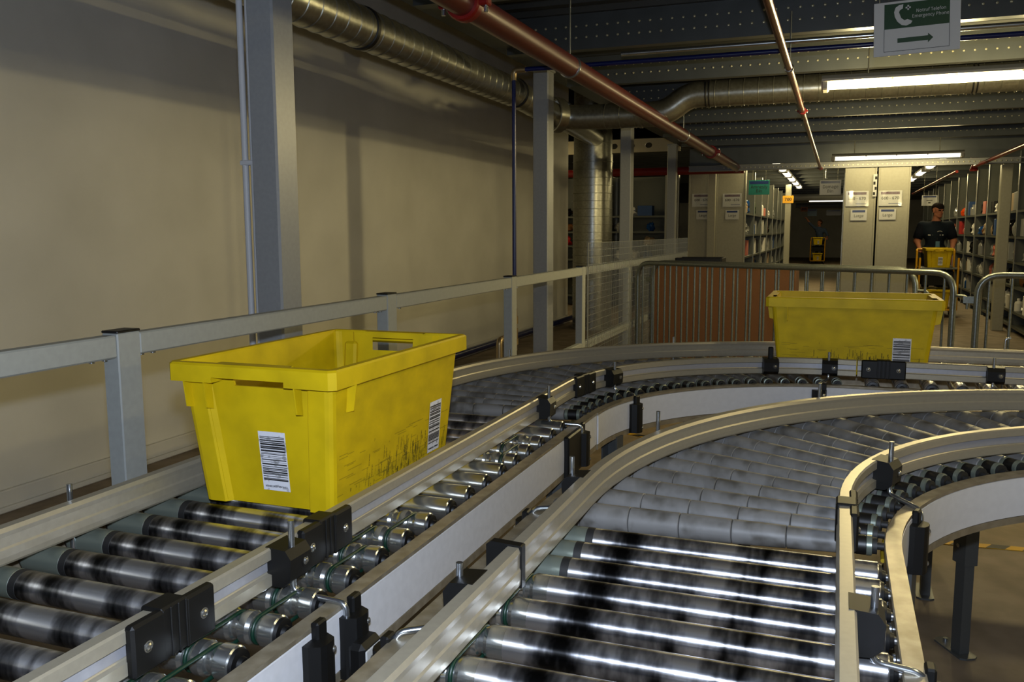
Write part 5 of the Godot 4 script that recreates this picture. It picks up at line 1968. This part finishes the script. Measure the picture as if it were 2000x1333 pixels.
func finger_bones(w: Vector3, palm: Vector3, across: Vector3, down: Vector3, s: float) -> Array:
	# a hand that closes round a bar: wrist w, palm direction, across the palm to the little finger, curl direction
	var out := [[w, w + palm * 0.05 * s, 0.026 * s, 0.028 * s], [w + palm * 0.05 * s - across * 0.02 * s, w + palm * 0.085 * s - across * 0.025 * s, 0.02 * s, 0.014 * s], [w + palm * 0.05 * s + across * 0.02 * s, w + palm * 0.085 * s + across * 0.025 * s, 0.02 * s, 0.014 * s]]
	var reach := [0.040, 0.046, 0.043, 0.034]
	for k in 4:
		var b := w + palm * 0.085 * s + across * (-0.030 + 0.020 * k) * s
		var c: Vector3 = b + (palm * 0.5 + down * 0.85).normalized() * reach[k] * s
		var d: Vector3 = c + (down * 0.5 - palm * 0.86).normalized() * reach[k] * 0.75 * s
		out.append([b, c, 0.0095 * s, 0.0088 * s])
		out.append([c, d, 0.0088 * s, 0.0078 * s])
	var th := w + palm * 0.03 * s - across * 0.028 * s
	var t1 := th + (palm * 0.6 - across * 0.5 + down * 0.5).normalized() * 0.042 * s
	out.append([th, t1, 0.012 * s, 0.0105 * s])
	out.append([t1, t1 + (palm * 0.4 + across * 0.3 + down * 0.8).normalized() * 0.032 * s, 0.0105 * s, 0.0085 * s])
	return out


func head_bones(c: Vector3, look: Vector3, s := 1.0) -> Array:
	# c: middle of the head; look: where the face points
	var up := Vector3.UP
	var r := look.cross(up).normalized()
	return [
		[c + up * 0.035 * s - look * 0.018 * s, c + up * 0.03 * s + look * 0.016 * s, 0.080 * s, 0.076 * s],
		[c - up * 0.02 * s + look * 0.02 * s, c - up * 0.078 * s + look * 0.045 * s, 0.062 * s, 0.036 * s],
		[c - up * 0.055 * s - look * 0.0 * s + r * 0.03 * s, c - up * 0.085 * s + look * 0.045 * s + r * 0.012 * s, 0.035 * s, 0.024 * s],
		[c - up * 0.055 * s - look * 0.0 * s - r * 0.03 * s, c - up * 0.085 * s + look * 0.045 * s - r * 0.012 * s, 0.035 * s, 0.024 * s],
		[c + up * 0.012 * s + look * 0.088 * s, c - up * 0.028 * s + look * 0.106 * s, 0.008 * s, 0.014 * s],
		[c + up * 0.022 * s + look * 0.080 * s + r * 0.03 * s, c + up * 0.022 * s + look * 0.080 * s - r * 0.03 * s, 0.014 * s, 0.014 * s],
		[c - up * 0.055 * s + look * 0.075 * s + r * 0.018 * s, c - up * 0.055 * s + look * 0.075 * s - r * 0.018 * s, 0.013 * s, 0.013 * s],
		[c + r * 0.078 * s + up * 0.012 * s, c + r * 0.080 * s - up * 0.025 * s, 0.014 * s, 0.010 * s],
		[c - r * 0.078 * s + up * 0.012 * s, c - r * 0.080 * s - up * 0.025 * s, 0.014 * s, 0.010 * s],
	]


func vertex_paint(called: String, rough: float) -> StandardMaterial3D:
	var m := mat(called, Color.WHITE, rough)
	m.vertex_color_use_as_albedo = true
	m.metallic_specular = 0.2
	return m


func cart(label: String, at: Transform3D) -> void:
	var t := thing("picking_cart", label, "cart", Vector3.ZERO, 0.0, "yellow picking carts")
	t.transform = at
	for x in [-0.27, 0.27]:
		for z in [-0.30, 0.30]:
			var m := MB.new()
			var top := 1.02 if z < 0 else 0.92
			m.pipe([Vector3(x, 0.12, z), Vector3(x, top, z)], 0.017, 10)
			part("upright", m, t, Transform3D(), M.cart_yellow)
			var w := MB.new()
			w.lathe([Vector2(-0.014, 0), Vector2(-0.014, 0.045), Vector2(-0.008, 0.05), Vector2(0.008, 0.05), Vector2(0.014, 0.045), Vector2(0.014, 0)], 14, Vector3(x * 0.9, 0.05, z), Vector3.RIGHT)
			w.box(Vector3(x * 0.9, 0.09, z), Vector3(0.045, 0.05, 0.03))
			part("wheel", w, t, Transform3D(), M.cap_black)
	for y in [0.12, 0.755]:
		var s := MB.new()
		s.bbox(Vector3(0, y, 0), Vector3(0.52, 0.022, 0.64), 0.004)
		part("shelf", s, t, Transform3D(), M.shelf_grey if y > 0.5 else M.cart_yellow)
	var h := MB.new()
	h.pipe([Vector3(-0.27, 1.0, -0.30), Vector3(-0.27, 1.04, -0.36), Vector3(0.27, 1.04, -0.36), Vector3(0.27, 1.0, -0.30)], 0.016, 10, 0.03)
	part("handle", h, t, Transform3D(), M.cart_yellow)
	var d := MB.new()
	d.bbox(Vector3(0, 0.60, 0.0), Vector3(0.44, 0.22, 0.5), 0.01)
	part("dark_bin", d, t, Transform3D(), M.trousers)


func build_people() -> void:
	var skin := Color(0.30, 0.125, 0.075)
	var navy := Color(0.010, 0.012, 0.020)
	# the worker who pushes a cart down the right aisle towards the camera
	var o := Vector3(1.47, 0, -15.9)
	cart("yellow picking cart pushed by the worker in the navy shirt", place(1.45, 0, -15.15))
	copy(tote, "tote", Transform3D(Basis(Vector3.UP, 0.0) * Basis.from_scale(Vector3.ONE), Vector3(1.45, 0.767, -15.15)), "yellow tote on the upper shelf of the walking worker's cart")
	copy(tote, "tote", place(1.45, 0.132, -15.15), "yellow tote on the lower shelf of the walking worker's cart")
	var p := thing("person", "person with short dark hair in a navy T-shirt, pushing a yellow cart", "person", o)
	var look := Vector3(0.55, -0.08, 0.83).normalized()
	var hc := Vector3(0.02, 1.655, 0.03)
	var body := [
		[Vector3(0, 1.02, 0), Vector3(0, 1.22, 0.0), 0.135, 0.145], [Vector3(-0.08, 1.30, 0), Vector3(0.08, 1.30, 0), 0.125, 0.125], [Vector3(-0.15, 1.40, 0), Vector3(0.15, 1.40, 0), 0.082, 0.082],
		[Vector3(-0.07, 1.00, 0), Vector3(0.07, 1.00, 0), 0.12, 0.12], [Vector3(0.0, 1.44, 0.0), Vector3(0.01, 1.56, 0.015), 0.066, 0.056],
		[Vector3(-0.10, 0.95, 0), Vector3(-0.11, 0.50, 0.02), 0.098, 0.062], [Vector3(-0.11, 0.50, 0.02), Vector3(-0.11, 0.09, -0.05), 0.06, 0.042], [Vector3(-0.11, 0.06, -0.06), Vector3(-0.12, 0.04, 0.12), 0.045, 0.038],
		[Vector3(0.10, 0.95, 0), Vector3(0.11, 0.50, 0.08), 0.098, 0.062], [Vector3(0.11, 0.50, 0.08), Vector3(0.11, 0.09, 0.12), 0.06, 0.042], [Vector3(0.11, 0.06, 0.11), Vector3(0.12, 0.04, 0.28), 0.045, 0.038],
		[Vector3(-0.205, 1.42, 0), Vector3(-0.265, 1.16, 0.02), 0.070, 0.052], [Vector3(-0.265, 1.16, 0.02), Vector3(-0.245, 1.045, 0.28), 0.048, 0.032],
		[Vector3(0.205, 1.42, 0), Vector3(0.275, 1.16, 0.02), 0.070, 0.052], [Vector3(0.275, 1.16, 0.02), Vector3(0.235, 1.045, 0.28), 0.048, 0.032],
	]
	var paint := func(q: Vector3) -> Color:
		if q.y > 1.49 or absf(q.x) > 0.20 and q.y < 1.235 and q.y > 0.9:
			return skin
		if q.y < 0.09:
			return Color(0.02, 0.018, 0.016)
		if q.y < 0.98 and absf(q.x) < 0.25:
			return Color(0.014, 0.015, 0.022)
		return navy
	var all := flesh(body, 0.016, 0.035, paint)
	var hp := func(q: Vector3) -> Color:
		var v := q - hc
		var f := v.dot(look)
		var side := absf(v.dot(look.cross(Vector3.UP).normalized()))
		if absf(v.y - 0.006) < 0.009 and f > 0.06 and side > 0.014 and side < 0.048:
			return Color(0.03, 0.02, 0.018)
		if absf(v.y - 0.028) < 0.007 and f > 0.06 and side > 0.012 and side < 0.05:
			return Color(0.035, 0.022, 0.016)
		if absf(v.y + 0.055) < 0.005 and f > 0.06 and side < 0.026:
			return Color(0.16, 0.05, 0.04)
		return skin
	var head := head_bones(hc, look)
	head.append([Vector3(0.005, 1.50, 0.005), hc - Vector3(0, 0.06, 0) - look * 0.01, 0.058, 0.055])
	join(all, flesh(head, 0.007, 0.014, hp))
	for s in [-1.0, 1.0]:
		var w := Vector3(-0.245 if s < 0 else 0.235, 1.045, 0.28)
		join(all, flesh(finger_bones(w, Vector3(0.05 * -s, -0.12, 1).normalized(), Vector3(-s, 0, 0) * -1.0, Vector3(0, -1, -0.1).normalized(), 1.0), 0.005, 0.008, func(_q: Vector3) -> Color: return skin))
	part("body", all, p, Transform3D(), vertex_paint("person_paint", 0.85))
	# hair: a cap over the crown, clear of the face
	var hair := flesh([[hc + Vector3(0, 0.052, 0) - look * 0.028, hc + Vector3(0, 0.058, 0) + look * 0.030, 0.079, 0.070], [hc + Vector3(0, 0.01, 0) - look * 0.05, hc + Vector3(0, 0.04, 0) - look * 0.03, 0.060, 0.074]], 0.009, 0.02, func(_q: Vector3) -> Color: return Color(0.012, 0.009, 0.008))
	part("hair", hair, p, Transform3D(), M.person_paint)
	# short sleeves, hem, print on the chest and the badge
	for s in [-1.0, 1.0]:
		var sl := MB.new()
		var top := Vector3(0.200 * s, 1.42, 0)
		var low := Vector3(0.262 * s, 1.20, 0.018)
		sl.lathe([Vector2(0, 0.076), Vector2(0.12, 0.078), Vector2(0.226, 0.074), Vector2(0.228, 0.066)], 18, top, low - top, true)
		part("sleeve", sl, p, Transform3D(), M.shirt_navy)
	for e in [[-0.095, 0.05], [-0.035, 0.04], [0.012, 0.03], [0.055, 0.035], [0.10, 0.03]]:
		var pr := MB.new()
		pr.bbox(Vector3(e[0], 1.262, 0.134 - absf(e[0]) * 0.10), Vector3(e[1] * 0.8, 0.016, 0.008), 0.002)
		part("chest_print", pr, p, Transform3D(), M.sign_white)
	var lg := MB.new()
	var pts := []
	for k in 7:
		var a := PI * (0.12 + 0.76 * k / 6.0)
		pts.append(Vector3(0.055 + 0.038 * cos(a), 1.305 + 0.022 * sin(a), 0.128))
	lg.pipe(pts, 0.005, 6)
	part("chest_print", lg, p, Transform3D(), M.sign_white)
	var bd := MB.new()
	bd.bbox(Vector3(0.03, 1.115, 0.160), Vector3(0.062, 0.095, 0.006), 0.002)
	var bp := part("badge", bd, p, Transform3D(), M.badge_blue)
	var by := MB.new()
	by.box(Vector3(0.022, 1.19, 0.155), Vector3(0.008, 0.06, 0.004))
	part("badge_strap", by, bp, Transform3D(), M.trousers)
	# the worker far down the left aisle, reaching up to a shelf
	cart("yellow picking cart standing far down the left aisle", place(-0.80, 0, -37.4))
	copy(tote, "tote", place(-0.80, 0.767, -37.4), "yellow tote on the upper shelf of the cart far down the left aisle")
	copy(tote, "tote", place(-0.80, 0.132, -37.4), "yellow tote on the lower shelf of the cart far down the left aisle")
	var f := thing("person", "person in a blue-grey shirt reaching up to a shelf far down the aisle", "person", Vector3(-0.78, 0, -38.3))
	var blue := Color(0.055, 0.08, 0.14)
	var fb := [
		[Vector3(0.05, 0.98, 0), Vector3(0, 1.2, 0), 0.13, 0.135], [Vector3(-0.06, 1.33, 0), Vector3(0.10, 1.30, 0), 0.11, 0.11], [Vector3(-0.14, 1.43, 0), Vector3(0.16, 1.36, 0), 0.075, 0.075], [Vector3(0, 1.42, 0), Vector3(0.0, 1.54, 0), 0.06, 0.055],
		[Vector3(-0.05, 0.95, 0), Vector3(-0.07, 0.5, 0), 0.095, 0.06], [Vector3(-0.07, 0.5, 0), Vector3(-0.07, 0.08, 0), 0.06, 0.042], [Vector3(-0.07, 0.05, -0.04), Vector3(-0.08, 0.04, 0.12), 0.045, 0.038],
		[Vector3(0.13, 0.95, 0), Vector3(0.15, 0.5, 0), 0.095, 0.06], [Vector3(0.15, 0.5, 0), Vector3(0.16, 0.08, 0), 0.06, 0.042], [Vector3(0.16, 0.05, -0.04), Vector3(0.17, 0.04, 0.12), 0.045, 0.038],
		[Vector3(-0.19, 1.45, 0), Vector3(-0.36, 1.60, 0.02), 0.062, 0.050], [Vector3(-0.36, 1.60, 0.02), Vector3(-0.50, 1.80, 0.02), 0.046, 0.032],
		[Vector3(0.21, 1.37, 0), Vector3(0.32, 1.14, 0.05), 0.062, 0.050], [Vector3(0.32, 1.14, 0.05), Vector3(0.30, 1.02, 0.27), 0.046, 0.032],
	]
	var fm := flesh(fb, 0.022, 0.035, func(q: Vector3) -> Color:
		if q.y > 1.49 and q.x > -0.12 or q.y > 1.68 or q.z > 0.2 and q.y > 0.9:
			return skin
		if q.y < 0.95:
			return Color(0.014, 0.015, 0.022)
		return blue)
	var fl := Vector3(-0.8, 0.1, 0.5).normalized()
	join(fm, flesh(head_bones(Vector3(0.0, 1.64, 0.02), fl), 0.012, 0.014, func(_q: Vector3) -> Color: return skin))
	join(fm, flesh(finger_bones(Vector3(-0.50, 1.80, 0.02), Vector3(-0.6, 0.8, 0).normalized(), Vector3(0, 0, 1), Vector3(-0.8, -0.6, 0), 1.0), 0.007, 0.008, func(_q: Vector3) -> Color: return skin))
	join(fm, flesh(finger_bones(Vector3(0.30, 1.02, 0.27), Vector3(0, -0.2, 1).normalized(), Vector3(1, 0, 0), Vector3(0, -1, 0), 1.0), 0.007, 0.008, func(_q: Vector3) -> Color: return skin))
	part("body", fm, f, Transform3D(), M.person_paint)
	part("hair", flesh([[Vector3(0.01, 1.70, 0.01), Vector3(0.03, 1.66, -0.01), 0.085, 0.085]], 0.014, 0.02, func(_q: Vector3) -> Color: return Color(0.05, 0.025, 0.012)), f, Transform3D(), M.person_paint)
